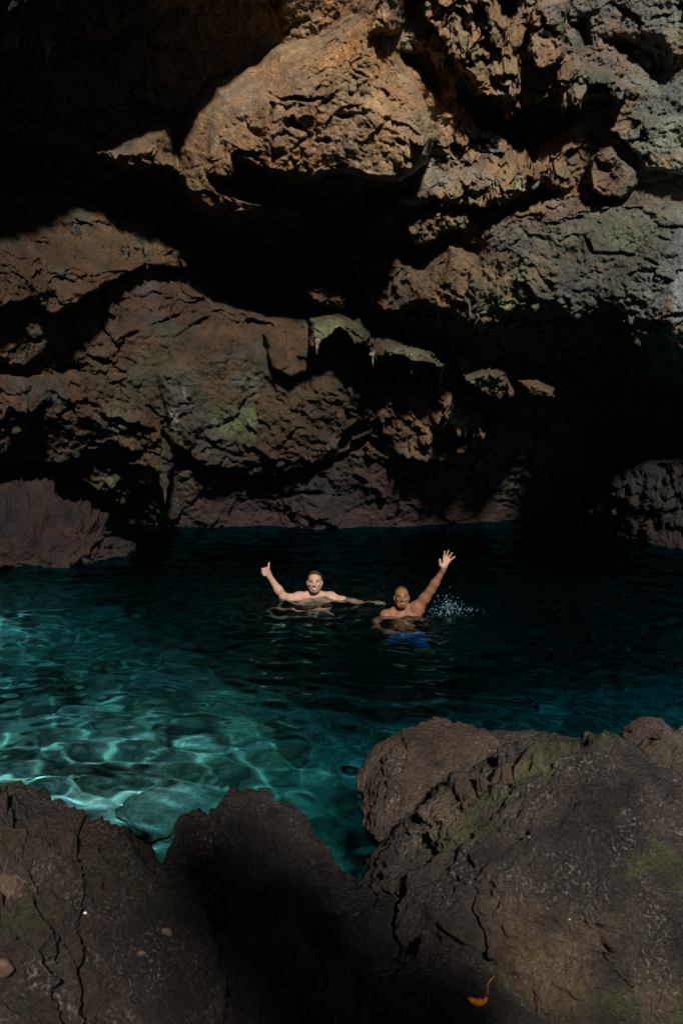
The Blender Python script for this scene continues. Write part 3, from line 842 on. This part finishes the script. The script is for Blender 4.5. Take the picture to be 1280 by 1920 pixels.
boulder('submerged_rock', 'pale rock just under the surface by the dark wet rock', Uz(330, 1470) + np.array([.08, .02, -.36]), (.34, .26, .25), [(0, -.2, 1, .8)], level=5, seed=12, mat=M_BED, cols=[(.5, .5, .45), (.22, .25, .21), (.42, .42, .37), (.7, .7, .65)])


def build_shore():
    ax = np.arange(-3.4, 3.4, .05); ay = np.arange(-3, 3.6, .05)
    X, Y = np.meshgrid(ax, ay, indexing='ij')
    Z = .30 - .42 * sstep(1.4, 3.2, Y) - .5 * sstep(.6, .0, np.abs(X - .0) + .25 * np.abs(Y - 3.0)) * sstep(2.0, 3.2, Y)
    P = np.stack([X, Y, Z], -1).reshape(-1, 3)
    P[:, 2] += .25 * fbm(P, .9, 5, 4) + .06 * facet(P, 3, 2)[0]
    P[:, 2] -= .9 * sstep(2.9, 3.6, P[:, 1])
    n = fbm(P, 2, 4, 9)[:, None]
    C = np.array([.05, .04, .034]) * (1 + .3 * n)
    nx, ny = X.shape
    i = np.arange(nx * ny).reshape(nx, ny)
    q = np.stack([i[:-1, :-1], i[1:, :-1], i[1:, 1:], i[:-1, 1:]], -1).reshape(-1, 4)
    o = mesh_from('shore', P, q, M_NEAR, C); setp(o, 'dark rocky shore under the foreground boulders', kind='structure'); receiver(o)


build_shore()

# ------------------------------------------------------------------ swimmers: each body one skin grown round a skeleton
class Blob:
    def __init__(s, lo, hi, h):
        s.lo = np.array(lo, float); s.h = h
        n = np.ceil((np.array(hi) - s.lo) / h).astype(int) + 1
        s.ax = [s.lo[i] + np.arange(n[i]) * h for i in range(3)]
        s.F = np.full(n, 0.3, f32)

    def _win(s, lo, hi):
        a = [max(0, int(np.floor((lo[i] - s.lo[i]) / s.h))) for i in range(3)]
        b = [min(len(s.ax[i]), int(np.ceil((hi[i] - s.lo[i]) / s.h)) + 1) for i in range(3)]
        sl = tuple(slice(a[i], b[i]) for i in range(3))
        g = np.meshgrid(*[s.ax[i][sl[i]] for i in range(3)], indexing='ij', sparse=True)
        return sl, g

    def _put(s, sl, d, k, sub=False):
        A = s.F[sl]
        d = d.astype(f32)
        if sub:
            hh = np.clip(0.5 - 0.5 * (A + d) / k, 0, 1)
            s.F[sl] = A * (1 - hh) + (-d) * hh + k * hh * (1 - hh)
        else:
            hh = np.clip(0.5 + 0.5 * (A - d) / k, 0, 1)
            s.F[sl] = A * (1 - hh) + d * hh - k * hh * (1 - hh)

    def cone(s, a, b, ra, rb, k=.02, sub=False):
        a = np.array(a, float); b = np.array(b, float); m = max(ra, rb) + .07
        sl, (x, y, z) = s._win(np.minimum(a, b) - m, np.maximum(a, b) + m)
        ab = b - a; L = ab @ ab + 1e-9
        t = np.clip(((x - a[0]) * ab[0] + (y - a[1]) * ab[1] + (z - a[2]) * ab[2]) / L, 0, 1)
        d = np.sqrt((x - a[0] - t * ab[0]) ** 2 + (y - a[1] - t * ab[1]) ** 2 + (z - a[2] - t * ab[2]) ** 2) - (ra + (rb - ra) * t)
        s._put(sl, d, k, sub)

    def chain(s, pts, rs, k=.012):
        for i in range(len(pts) - 1): s.cone(pts[i], pts[i + 1], rs[i], rs[i + 1], k)

    def ell(s, c, r, k=.02, sub=False):
        c = np.array(c, float); r = np.array(r, float); m = r + .07
        sl, (x, y, z) = s._win(c - m, c + m)
        p = [(x - c[0]), (y - c[1]), (z - c[2])]
        k0 = np.sqrt(sum((p[i] / r[i]) ** 2 for i in range(3))); k1 = np.sqrt(sum((p[i] / r[i] ** 2) ** 2 for i in range(3)))
        s._put(sl, k0 * (k0 - 1) / (k1 + 1e-6), k, sub)

    def clip(s, n, d):          # keep the side n.p < d
        n = np.array(n, float); L = np.linalg.norm(n); n = n / L; d = d / L
        x, y, z = np.meshgrid(*s.ax, indexing='ij', sparse=True)
        s.F = np.maximum(s.F, (x * n[0] + y * n[1] + z * n[2] - d).astype(f32))

    def mesh(s):
        Fd = s.F; S = Fd < 0
        nz = [np.where(S.any(tuple(j for j in range(3) if j != i)))[0] for i in range(3)]
        w = tuple(slice(max(0, q[0] - 2), q[-1] + 3) for q in nz)
        Fd = Fd[w]; S = S[w]; org = np.array([s.ax[i][w[i]][0] for i in range(3)])
        n = np.array(Fd.shape)
        cell = np.zeros(n - 1, np.int8)
        for a in (0, 1):
            for b in (0, 1):
                for c in (0, 1):
                    cell += S[a:n[0] - 1 + a, b:n[1] - 1 + b, c:n[2] - 1 + c]
        act = (cell > 0) & (cell < 8)
        I = np.stack(np.nonzero(act), -1)
        num = np.full(act.shape, -1, np.int32); num[act] = np.arange(len(I))
        acc = np.zeros((len(I), 3)); cnt = np.zeros(len(I))
        corners = [(a, b, c) for a in (0, 1) for b in (0, 1) for c in (0, 1)]
        for ca in corners:
            for ax in range(3):
                if ca[ax]: continue
                cb = list(ca); cb[ax] = 1
                fa = Fd[tuple((I + ca).T)]; fb = Fd[tuple((I + cb).T)]
                m = (fa < 0) != (fb < 0)
                t = fa[m] / (fa[m] - fb[m])
                p = (I[m] + np.array(ca)).astype(float); p[:, ax] += t
                acc[m] += p; cnt[m] += 1
        V = acc / cnt[:, None] * s.h + org
        Q = []
        for ax in range(3):
            o1, o2 = (ax + 1) % 3, (ax + 2) % 3
            sa = [slice(1, -1)] * 3; sb = [slice(1, -1)] * 3
            sa[ax] = slice(0, -1); sb[ax] = slice(1, None)
            A = S[tuple(sa)]; B = S[tuple(sb)]
            for flip, m in ((False, A & ~B), (True, ~A & B)):
                e = np.stack(np.nonzero(m), -1)
                e[:, o1] += 1; e[:, o2] += 1
                q = []
                for d1, d2 in ((0, 0), (1, 0), (1, 1), (0, 1)):
                    c = e.copy(); c[:, o1] -= d1; c[:, o2] -= d2
                    q.append(num[tuple(c.T)])
                q = np.stack(q, -1)
                Q.append(q[:, ::-1] if flip else q)
        Q = np.concatenate(Q)
        # a touch of smoothing keeps the grid from showing
        e = np.concatenate([Q[:, [0, 1]], Q[:, [1, 2]], Q[:, [2, 3]], Q[:, [3, 0]]])
        for _ in range(2):
            sm = np.stack([np.bincount(e[:, 0], V[e[:, 1], k], len(V)) + np.bincount(e[:, 1], V[e[:, 0], k], len(V)) for k in range(3)], -1)
            ct = np.bincount(e[:, 0], minlength=len(V)) + np.bincount(e[:, 1], minlength=len(V))
            V = V * .5 + .5 * sm / ct[:, None]
        return V, Q


def skin_mat(name):
    m, nt, b = new_mat(name)
    at = N(nt, 'ShaderNodeAttribute', attribute_name='Col')
    n = N(nt, 'ShaderNodeTexNoise'); n.inputs['Scale'].default_value = 60; n.inputs['Detail'].default_value = 5
    g = N(nt, 'ShaderNodeNewGeometry'); nt.links.new(g.outputs['Position'], n.inputs['Vector'])
    r = N(nt, 'ShaderNodeMapRange'); nt.links.new(n.outputs['Fac'], r.inputs[0]); r.inputs[1].default_value = .3; r.inputs[2].default_value = .7; r.inputs[3].default_value = .85; r.inputs[4].default_value = 1.15
    v = N(nt, 'ShaderNodeVectorMath', operation='SCALE'); nt.links.new(at.outputs['Color'], v.inputs[0]); nt.links.new(r.outputs[0], v.inputs['Scale'])
    nt.links.new(v.outputs[0], b.inputs['Base Color'])
    b.inputs['Roughness'].default_value = .55; b.inputs['Specular IOR Level'].default_value = .22
    return m


M_SKIN = skin_mat('wet_skin')
M_HAIR = plain('dark_hair', (.02, .014, .01), .6, .3, 300, .4)
M_STUB = plain('shaved_hair', (.035, .022, .016), .5, .4, 300, .3)
M_EYE = plain('eyes', (.035, .024, .02), .3, .3)
M_TEETH = plain('teeth', (.38, .35, .31), .3, .5)


def head(B, c, k=1.0, tilt=0.0):
    """head with its centre (between the eyes, inside the skull) at c; returns a map from head space to the body's"""
    ct, st = math.cos(tilt), math.sin(tilt)
    def H(x, y, z):
        return np.array([c[0] + k * x, c[1] + k * (y * ct - z * st), c[2] + k * (y * st + z * ct)])
    B.ell(H(0, .012, .035), np.array([.074, .092, .083]) * k, .02)
    B.ell(H(0, -.03, -.02), np.array([.063, .066, .09]) * k, .025)
    B.ell(H(0, -.058, -.092), np.array([.038, .03, .028]) * k, .02)
    for sx in (-1, 1):
        B.cone(H(sx * .055, .0, -.05), H(sx * .03, -.055, -.088), .022 * k, .018 * k, .02)
        B.ell(H(sx * .045, -.07, -.02), np.array([.02, .018, .016]) * k, .015)
        B.ell(H(sx * .078, .01, -.01), np.array([.011, .02, .031]) * k, .008)
    B.cone(H(-.034, -.088, .022), H(.034, -.088, .022), .011 * k, .011 * k, .012)
    for sx in (-1, 1):
        B.ell(H(sx * .031, -.106, .0), np.array([.017, .014, .011]) * k, .01, sub=True)
    B.cone(H(0, -.094, .008), H(0, -.116, -.032), .008 * k, .013 * k, .01)
    for sx in (-1, 1): B.ell(H(sx * .013, -.103, -.036), np.array([.009, .011, .008]) * k, .006)
    B.cone(H(-.021, -.087, -.060), H(.021, -.087, -.060), .006 * k, .006 * k, .008)
    B.cone(H(-.017, -.086, -.077), H(.017, -.086, -.077), .007 * k, .007 * k, .008)
    return H


def torso(B, chest, belly, pelvis, SL, SR, neck):
    chest, belly, pelvis, SL, SR, neck = map(np.array, (chest, belly, pelvis, SL, SR, neck))
    B.ell(chest, (.165, .10, .19), .05); B.ell(belly, (.138, .095, .20), .06); B.ell(pelvis, (.16, .11, .14), .06)
    for S, sx in ((SL, -1), (SR, 1)):
        B.cone(neck + np.array([sx * .03, .02, .03]), S * .85 + neck * .15 + np.array([0, .01, .01]), .04, .05, .04)
        B.ell(S, (.06, .06, .065), .04)
        B.ell(chest + np.array([sx * .08, -.07, .06]), (.085, .04, .06), .03)
        B.cone(chest + np.array([sx * .12, .0, .02]), S, .06, .055, .05)


def obj_in(name, V, Q, mat, parent, col=None):
    o = mesh_from(name, V, Q, mat, col)
    o.parent = parent; receiver(o)
    return o


def hair_cap(H, k, off, fr, slope, mat, parent):
    c = H(0, .012, .035)
    B = Blob(c - .13, c + .13, .005)
    B.ell(c, np.array([.074, .092, .083]) * k + off, .005)
    a = H(0, 0, 0); n = H(0, slope, 1) - a        # keep above and behind the hair line
    B.clip(-n, -(n @ H(0, 0, fr)))
    V, Q = B.mesh()
    V = V + vfbm(V, 70, 2, 3) * .0045
    return obj_in('hair', V, Q, mat, parent)


def eyes_mouth(H, k, parent, smile):
    v, f = icos(2)
    for sx in (-1, 1):
        o = obj_in('eye', v * np.array([.0125, .006, .0058]) * k + H(sx * .031, -.0915, .001), f, M_EYE, parent)
        o = obj_in('eyebrow', v * np.array([.018, .005, .003]) * k + H(sx * .032, -.098, .023), f, M_HAIR, parent)
    if smile:
        obj_in('teeth', v * np.array([.02, .006, .0065]) * k + H(0, -.0905, -.068), f, M_TEETH, parent)


def swimmer_a():
    root = empty('person', MAN_A - np.array([0, 0, .06]))
    setp(root, 'pale bearded swimmer with short dark hair giving a thumbs up', 'person')
    B = Blob((-.66, -.62, -1.55), (.82, .32, .52), .0065)
    SL, SR, neck = (-.178, .0, .055), (.178, .02, .05), (0, .01, .07)
    torso(B, (0, .02, -.10), (.01, .01, -.36), (.02, -.01, -.58), SL, SR, neck)
    B.cone((0, .025, .03), (0, .01, .18), .06, .054, .03)
    H = head(B, (0, -.005, .236), 1.0, R(-10))
    # raised arm, thumb up
    B.chain([SL, (-.26, -.045, .06), (-.335, -.09, .095)], [.052, .05, .042], .03)
    B.chain([(-.335, -.09, .095), (-.385, -.105, .17), (-.478, -.125, .32)], [.043, .044, .028], .03)
    B.chain([(-.478, -.125, .32), (-.497, -.125, .36), (-.512, -.125, .39)], [.028, .034, .035], .02)
    for i in range(4):
        z = .408 - .0215 * i; xx = -.012 * (i == 3)
        B.chain([(-.50, -.150, z), (-.545 - xx, -.155, z - .004), (-.558 - xx, -.128, z - .004), (-.53, -.108, z - .004)], [.0115, .0115, .011, .010], .005)
    B.chain([(-.485, -.148, .385), (-.487, -.152, .425), (-.480, -.145, .475)], [.016, .0135, .010], .008)
    # other arm lies along the surface
    B.chain([SR, (.30, -.03, .032), (.41, -.07, .012)], [.052, .048, .04], .03)
    B.chain([(.41, -.07, .012), (.48, -.10, .010), (.61, -.16, .004)], [.042, .04, .026], .03)
    B.chain([(.61, -.16, .004), (.66, -.18, .004)], [.028, .036], .02)
    for j, (dy, l) in enumerate(((-.03, .07), (-.01, .08), (.012, .075), (.03, .06))):
        B.chain([(.675, -.185 + dy, .006), (.675 + l * .5, -.195 + dy * 1.4, .004), (.675 + l, -.205 + dy * 1.7, -.008)], [.011, .010, .008], .006)
    B.chain([(.635, -.20, .004), (.66, -.235, .004), (.69, -.255, .0)], [.014, .012, .009], .008)
    for sx, kn, an in ((-1, (-.16, -.30, -.98), (-.12, .02, -1.33)), (1, (.20, -.45, -.86), (.26, -.38, -1.28))):
        hip = (.02 + sx * .09, -.03, -.64)
        B.chain([hip, kn], [.085, .055], .05); B.chain([kn, np.array(kn) * .6 + np.array(an) * .4, an], [.055, .054, .034], .03)
        B.chain([an, np.array(an) + (0, -.10, -.08)], [.034, .025], .02)
    V, Q = B.mesh()
    sk = np.array([.34, .195, .14])
    C = np.tile(sk, (len(V), 1))
    n = fbm(V + 5, 30, 3, 2)[:, None]; n2 = fbm(V + 5, 5, 3, 4)[:, None]
    C *= 1 + .10 * n2
    face = V - np.array([0, -.005, .236])
    face = np.stack([face[:, 0], face[:, 1] * math.cos(R(-10)) + face[:, 2] * math.sin(R(-10)), -face[:, 1] * math.sin(R(-10)) + face[:, 2] * math.cos(R(-10))], -1)
    beard = sstep(-.035, -.055, face[:, 2] + .25 * np.abs(face[:, 0])) * sstep(-.125, -.115, face[:, 2]) * sstep(.02, -.01, face[:, 1]) * (np.abs(face[:, 0]) < .09) * (np.hypot(face[:, 0] / .02, (face[:, 2] + .068) / .008) > 1)
    t = (.68 * beard * (.8 + .4 * n[:, 0]))[:, None]; C = C * (1 - t) + t * np.array([.10, .055, .035])
    chest = sstep(.13, .05, np.abs(V[:, 0])) * sstep(.03, -.02, V[:, 1]) * sstep(.06, .0, V[:, 2]) * sstep(-.4, -.1, V[:, 2])
    t = (np.clip(.5 * chest * (.6 + 1.4 * n[:, 0]), 0, .7))[:, None]; C = C * (1 - t) + t * np.array([.09, .05, .035])
    obj_in('body', V, Q, M_SKIN, root, np.clip(C, .01, .9))
    hair_cap(H, 1.0, .007, .042, .72, M_HAIR, root)
    eyes_mouth(H, 1.0, root, True)
    S = Blob((-.3, -.5, -.95), (.4, .25, -.4), .009)
    S.ell((.02, -.01, -.58), (.172, .122, .15), .05)
    for sx, kn in ((-1, (-.16, -.30, -.98)), (1, (.20, -.45, -.86))):
        hip = np.array((.02 + sx * .09, -.03, -.64)); S.cone(hip, hip * .45 + np.array(kn) * .55, .1, .09, .03)
    S.clip((0, 0, 1), -.5)
    V, Q = S.mesh(); obj_in('swim_shorts', V, Q, plain('dark_shorts', (.02, .022, .03), .7, .3, 40), root)


def swimmer_b():
    root = empty('person', MAN_B - np.array([0, 0, .02]))
    setp(root, 'tanned swimmer with shaved head and blue shorts waving an open hand', 'person')
    B = Blob((-.62, -.95, -1.15), (.6, .3, .72), .0065)
    SL, SR, neck = (-.185, -.01, -.012), (.135, .015, .075), (-.02, .01, .045)
    torso(B, (-.02, -.01, -.13), (.0, -.12, -.30), (.02, -.25, -.42), SL, SR, neck)
    B.cone((-.02, .02, .0), (-.027, .0, .14), .058, .052, .03)
    H = head(B, (-.027, -.02, .196), .92, R(-12))
    B.chain([SR, (.205, -.005, .18), (.262, -.02, .265)], [.054, .05, .041], .035)
    B.chain([(.262, -.02, .265), (.30, -.03, .335), (.378, -.05, .47)], [.042, .041, .026], .03)
    B.chain([(.378, -.05, .47), (.392, -.052, .51)], [.026, .027], .015)
    W = np.array([.378, -.05, .47])
    K = [np.array(p) for p in ((.383, -.056, .588), (.404, -.056, .594), (.424, -.055, .586), (.441, -.052, .570))]
    T = [np.array(p) for p in ((.388, -.085, .668), (.424, -.088, .678), (.461, -.083, .655), (.490, -.076, .615))]
    for kk in K: B.cone(W + (.008, 0, .03), kk, .019, .0135, .012)
    for kk, tt in zip(K, T):
        m1 = kk * .52 + tt * .48 + np.array([0, .006, 0])
        B.chain([kk, m1, tt], [.0125, .0112, .0088], .004)
    B.chain([(.375, -.052, .50), (.350, -.062, .535), (.343, -.072, .565), (.342, -.08, .590)], [.02, .016, .0125, .0095], .008)
    # other arm trails under water
    B.chain([SL, (-.27, -.12, -.12), (-.30, -.26, -.16)], [.052, .045, .04], .03)
    B.chain([(-.30, -.26, -.16), (-.22, -.42, -.14)], [.04, .026], .03)
    B.chain([(-.22, -.42, -.14), (-.19, -.48, -.135)], [.028, .034], .02)
    for j in range(4): B.chain([(-.20 + .02 * j, -.49, -.13), (-.19 + .026 * j, -.54, -.14), (-.18 + .03 * j, -.575 + .01 * abs(j - 1), -.16)], [.011, .010, .008], .005)
    B.chain([(-.17, -.45, -.135), (-.14, -.48, -.135), (-.125, -.51, -.14)], [.014, .012, .009], .006)
    for sx, kn, an in ((-1, (-.22, -.62, -.42), (-.26, -.50, -.80)), (1, (.14, -.66, -.56), (.16, -.50, -.95))):
        hip = (.02 + sx * .09, -.29, -.46)
        B.chain([hip, kn], [.085, .055], .05); B.chain([kn, np.array(kn) * .6 + np.array(an) * .4, an], [.055, .052, .034], .03)
        B.chain([an, np.array(an) + (0, -.10, -.08)], [.034, .025], .02)
    V, Q = B.mesh()
    C = np.tile(np.array([.165, .072, .038]), (len(V), 1))
    n = fbm(V + 9, 30, 3, 2)[:, None]; n2 = fbm(V + 9, 5, 3, 4)[:, None]
    C *= 1 + .12 * n2
    palm = sstep(.49, .53, V[:, 2]) * sstep(-.046, -.058, V[:, 1]) * (V[:, 0] > .3)
    C = C * (1 - .55 * palm[:, None]) + .55 * palm[:, None] * np.array([.55, .33, .26])
    ct, st = math.cos(R(-12)), math.sin(R(-12))
    fc = (V - np.array([-.027, -.02, .196])) / .92
    fy = fc[:, 1] * ct + fc[:, 2] * st; fz = -fc[:, 1] * st + fc[:, 2] * ct
    g1 = np.clip(1.3 - np.hypot(fc[:, 0] / .024, (fz + .088) / .02), 0, 1) * (fy < -.05)
    g2 = np.clip(1.2 - np.hypot(fc[:, 0] / .026, (fz + .05) / .008), 0, 1) * (fy < -.07)
    t = np.clip(1.0 * g1 + .8 * g2, 0, .85)[:, None]; C = C * (1 - t) + t * np.array([.03, .018, .012])
    bare = sstep(.0, .03, fz + .02)
    t = (bare * .8 * sstep(-.004, .02, fz - .05 + .7 * fy + .006 * n[:, 0]) * (np.abs(fc[:, 0]) < .077))[:, None]; C = C * (1 - t) + t * np.array([.035, .022, .016])
    lp = np.clip(1.4 - np.hypot(fc[:, 0] / .02, (fz + .07) / .008), 0, 1)[:, None] * (fy < -.08)[:, None]
    C = C * (1 - .5 * lp) + .5 * lp * np.array([.3, .11, .09])
    obj_in('body', V, Q, M_SKIN, root, np.clip(C, .01, .9))
    eyes_mouth(H, .92, root, False)
    S = Blob((-.3, -.75, -.7), (.35, .0, -.2), .008)
    S.ell((.02, -.25, -.42), (.172, .125, .155), .05)
    for sx, kn in ((-1, (-.22, -.62, -.42)), (1, (.14, -.66, -.56))):
        hip = np.array((.02 + sx * .09, -.29, -.46)); S.cone(hip, hip * .4 + np.array(kn) * .6, .1, .088, .03)
    S.clip((0, .45, 1), -.42)
    V, Q = S.mesh(); obj_in('swim_shorts', V, Q, plain('blue_shorts', (.018, .11, .36), .6, .3, 30, .35), root)
    # string bracelet
    d = np.array([.076, -.02, .135]); d /= np.linalg.norm(d); e1 = np.cross(d, [0, 1, 0]); e1 /= np.linalg.norm(e1); e2 = np.cross(d, e1)
    c0 = np.array([.374, -.049, .462]); nu, nv = 24, 6
    vv = []; qq = []
    for i in range(nu):
        a = 2 * math.pi * i / nu; dirr = e1 * math.cos(a) + e2 * math.sin(a)
        for j in range(nv):
            b = 2 * math.pi * j / nv
            vv.append(c0 + dirr * (.0285 + .0035 * math.cos(b)) + d * .0035 * math.sin(b))
            qq.append((i * nv + j, ((i + 1) % nu) * nv + j, ((i + 1) % nu) * nv + (j + 1) % nv, i * nv + (j + 1) % nv))
    obj_in('bracelet', np.array(vv), qq, plain('dark_string', (.02, .014, .012), .7), root)


swimmer_a()
swimmer_b()


def splash():
    rg = np.random.default_rng(3)
    v, f = icos(1)
    VV = []; FF = []; n = 0
    c = MAN_B + np.array([.44, -.02, .0])
    for i in range(300):
        a = rg.uniform(0, math.pi); rr = abs(rg.normal(0, .13))
        p = c + np.array([rr * math.cos(a) * 1.15, rg.normal(0, .09), .0])
        p[2] = max(.006, abs(rg.normal(0, .075)) * (1.25 - min(rr / .3, 1)) + .01)
        r = rg.uniform(.0012, .0042) * (1.5 if i < 60 else 1)
        if i > 395: p += np.array([rg.uniform(-.1, .5), 0, rg.uniform(.1, .5)]); r = .004
        st = np.array([1, 1, rg.uniform(.8, 2.2)])
        VV.append(v * r * st + p); FF.append(f + n); n += len(v)
    m, nt, b = new_mat('water_drops'); b.inputs['Base Color'].default_value = (.55, .8, .95, 1); b.inputs['Roughness'].default_value = .08
    b.inputs['Transmission Weight'].default_value = .8; b.inputs['IOR'].default_value = 1.33
    o = mesh_from('water_splash', np.concatenate(VV), np.concatenate(FF), m, origin=c)
    setp(o, 'splash of white water drops beside the waving arm', 'splash', kind='stuff')


splash()

# ------------------------------------------------------------------ stalactites on the roof and ledges
STAL = [(87, 84, 116, 11), (101, 84, 110, 9), (8, 80, 100, 6), (32, 80, 96, 5), (129, 75, 102, 3), (228, 338, 358, 3), (234, 340, 361, 3), (583, 425, 453, 4), (601, 434, 452, 3), (518, 424, 440, 3),
        (236, 470, 497, 8), (262, 465, 493, 9), (276, 480, 505, 6), (330, 478, 502, 7), (346, 480, 506, 6), (128, 425, 470, 9), (143, 432, 478, 8), (308, 880, 945, 13), (672, 486, 522, 10), (660, 482, 508, 8),
        (823, 584, 606, 6), (906, 600, 618, 7), (1046, 664, 690, 12), (700, 664, 690, 9), (772, 672, 700, 6), (826, 690, 716, 6), (594, 640, 664, 7), (1130, 590, 612, 7)]


def stalactites():
    rg = np.random.default_rng(8)
    for (x, y0, y1, wd) in STAL:
        P = wall_at(x, y0); d = float((P - np.array([0, 0, CAMH])) @ FWD) - .06
        L = (y1 - y0) * d / F; r0 = .6 * wd * d / F
        top = U(x, y0 - 8, d); L += 8 * d / F
        nu, nv = 14, 22
        a = np.linspace(0, 2 * math.pi, nu, endpoint=False); t = np.linspace(0, 1, nv)
        A, T = np.meshgrid(a, t, indexing='ij')
        rad = r0 * (1 - T ** 1.6) * (1 + .8 * (1 - T) ** 3) * (1 + .18 * np.sin(T * 17 + x)) + .002
        V = np.stack([rad * np.cos(A), rad * np.sin(A), -T * L], -1).reshape(-1, 3)
        V[:, :2] *= (1 + .6 * fbm(V * np.array([1, 1, .5]) + x, 14, 4, 3))[:, None]
        V[:, 0] += .12 * r0 * np.sin(V[:, 2] / L * 7 + x)
        i = np.arange(nu * nv).reshape(nu, nv); j = np.roll(i, -1, 0)
        q = np.stack([i[:, :-1], i[:, 1:], j[:, 1:], j[:, :-1]], -1).reshape(-1, 4)
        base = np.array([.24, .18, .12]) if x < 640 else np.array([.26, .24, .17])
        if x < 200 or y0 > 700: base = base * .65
        if x < 500 and y0 > 380: base = base * .42  # follows the painted dimness of the left wall
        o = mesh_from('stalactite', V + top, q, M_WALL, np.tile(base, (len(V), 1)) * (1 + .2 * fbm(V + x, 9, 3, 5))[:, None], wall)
        receiver(o)


stalactites()

# ------------------------------------------------------------------ unseen rock added behind the viewer to shade the gap between the boulders
boulder('shade_rock', 'long unseen rock added behind the viewer to shade the shore', (2.44, -2.5, 2.3), (.36, .36, 3.4), [], level=5, seed=14, rough=2.5, lean=-R(40))


# ------------------------------------------------------------------ small things on the rocks
def ribbon(pts, wid, thick):
    """curved strip with real thickness: pts (n,3), half width per point"""
    pts = np.array(pts); t = np.gradient(pts, axis=0); t /= np.linalg.norm(t, axis=1, keepdims=True)
    view = np.array([0, 0, CAMH]) - pts.mean(0); view /= np.linalg.norm(view)
    sd = np.cross(t, view); sd /= np.linalg.norm(sd, axis=1, keepdims=True)
    nn = np.cross(sd, t); w = np.array(wid)[:, None]
    ring = np.stack([pts + sd * w + nn * thick * 2, pts + nn * thick, pts - sd * w + nn * thick * 2, pts - nn * thick * .5], 1)
    n = len(pts); V = ring.reshape(-1, 3); Q = []
    for i in range(n - 1):
        for j in range(4):
            Q.append((i * 4 + j, i * 4 + (j + 1) % 4, (i + 1) * 4 + (j + 1) % 4, (i + 1) * 4 + j))
    Q.append((0, 3, 2, 1)); Q.append((n * 4 - 4, n * 4 - 3, n * 4 - 2, n * 4 - 1))
    return V, Q


def leaf():
    P = surf_at(895, 1876); d = float((P - np.array([0, 0, CAMH])) @ FWD) - .012
    root = empty('dry_leaf', P); setp(root, 'bright orange dry leaf with a curled stem on the right boulder', 'leaf')
    blade = [U(x, y, d - b) for x, y, b in ((877, 1871, 0), (884, 1876, .004), (893, 1879, .006), (902, 1879, .006), (909, 1876, .008), (913, 1868, .012))]
    stem = [U(x, y, d - b) for x, y, b in ((912, 1869, .012), (914, 1857, .016), (913, 1847, .018), (918, 1839, .016), (926, 1830, .01))]
    mo = plain('orange_leaf', (.8, .22, .012), .6, .3, 90, .25)
    for nm, pts, wd in (('blade', blade, (.004, .0075, .0095, .0095, .006, .002)), ('stem', stem, (.002, .002, .0018, .0018, .001))):
        V, Q = ribbon(pts, wd, .0012)
        o = mesh_from(nm, V - P, Q, mo if nm == 'blade' else plain('leaf_stem', (.42, .14, .03), .6, .3, 90), smooth=False); o.parent = root


leaf()


def pebble(name, label, cat, px, py, r, col, seed, group=None):
    v, f = icos(3)
    P = surf_at(px, py)
    V = v * np.array([r, r * .45, r * .75]); V = V * (1 + .35 * fbm(V / r + seed * 3, .9, 3, seed))[:, None]
    o = mesh_from(name, V + P, f, plain(name + '_stone', col, .7, .3, 120, .2), origin=P)
    setp(o, label, cat, group)


pebble('shell_fragment', 'tiny bright white fragment on the left sloping rock', 'fragment', 160, 1712, .0045, (.55, .55, .55), 1)
pebble('pale_stone', 'small pinkish stone stuck on the left sloping rock', 'stone', 312, 1748, .017, (.085, .06, .05), 2)
pebble('pale_stone', 'flat reddish stone below the pinkish one on the left rock', 'stone', 265, 1788, .013, (.075, .046, .034), 3)
pebble('pale_stone', 'pale orange stone at the left edge of the picture', 'stone', 4, 1815, .03, (.06, .038, .024), 4)
pebble('shell_fragment', 'tiny white speck low on the right boulder', 'fragment', 1067, 1724, .0028, (.4, .4, .44), 5)
pebble('shell_fragment', 'tiny white speck high on the right boulder above the green patch', 'fragment', 991, 1569, .0028, (.32, .34, .3), 6)
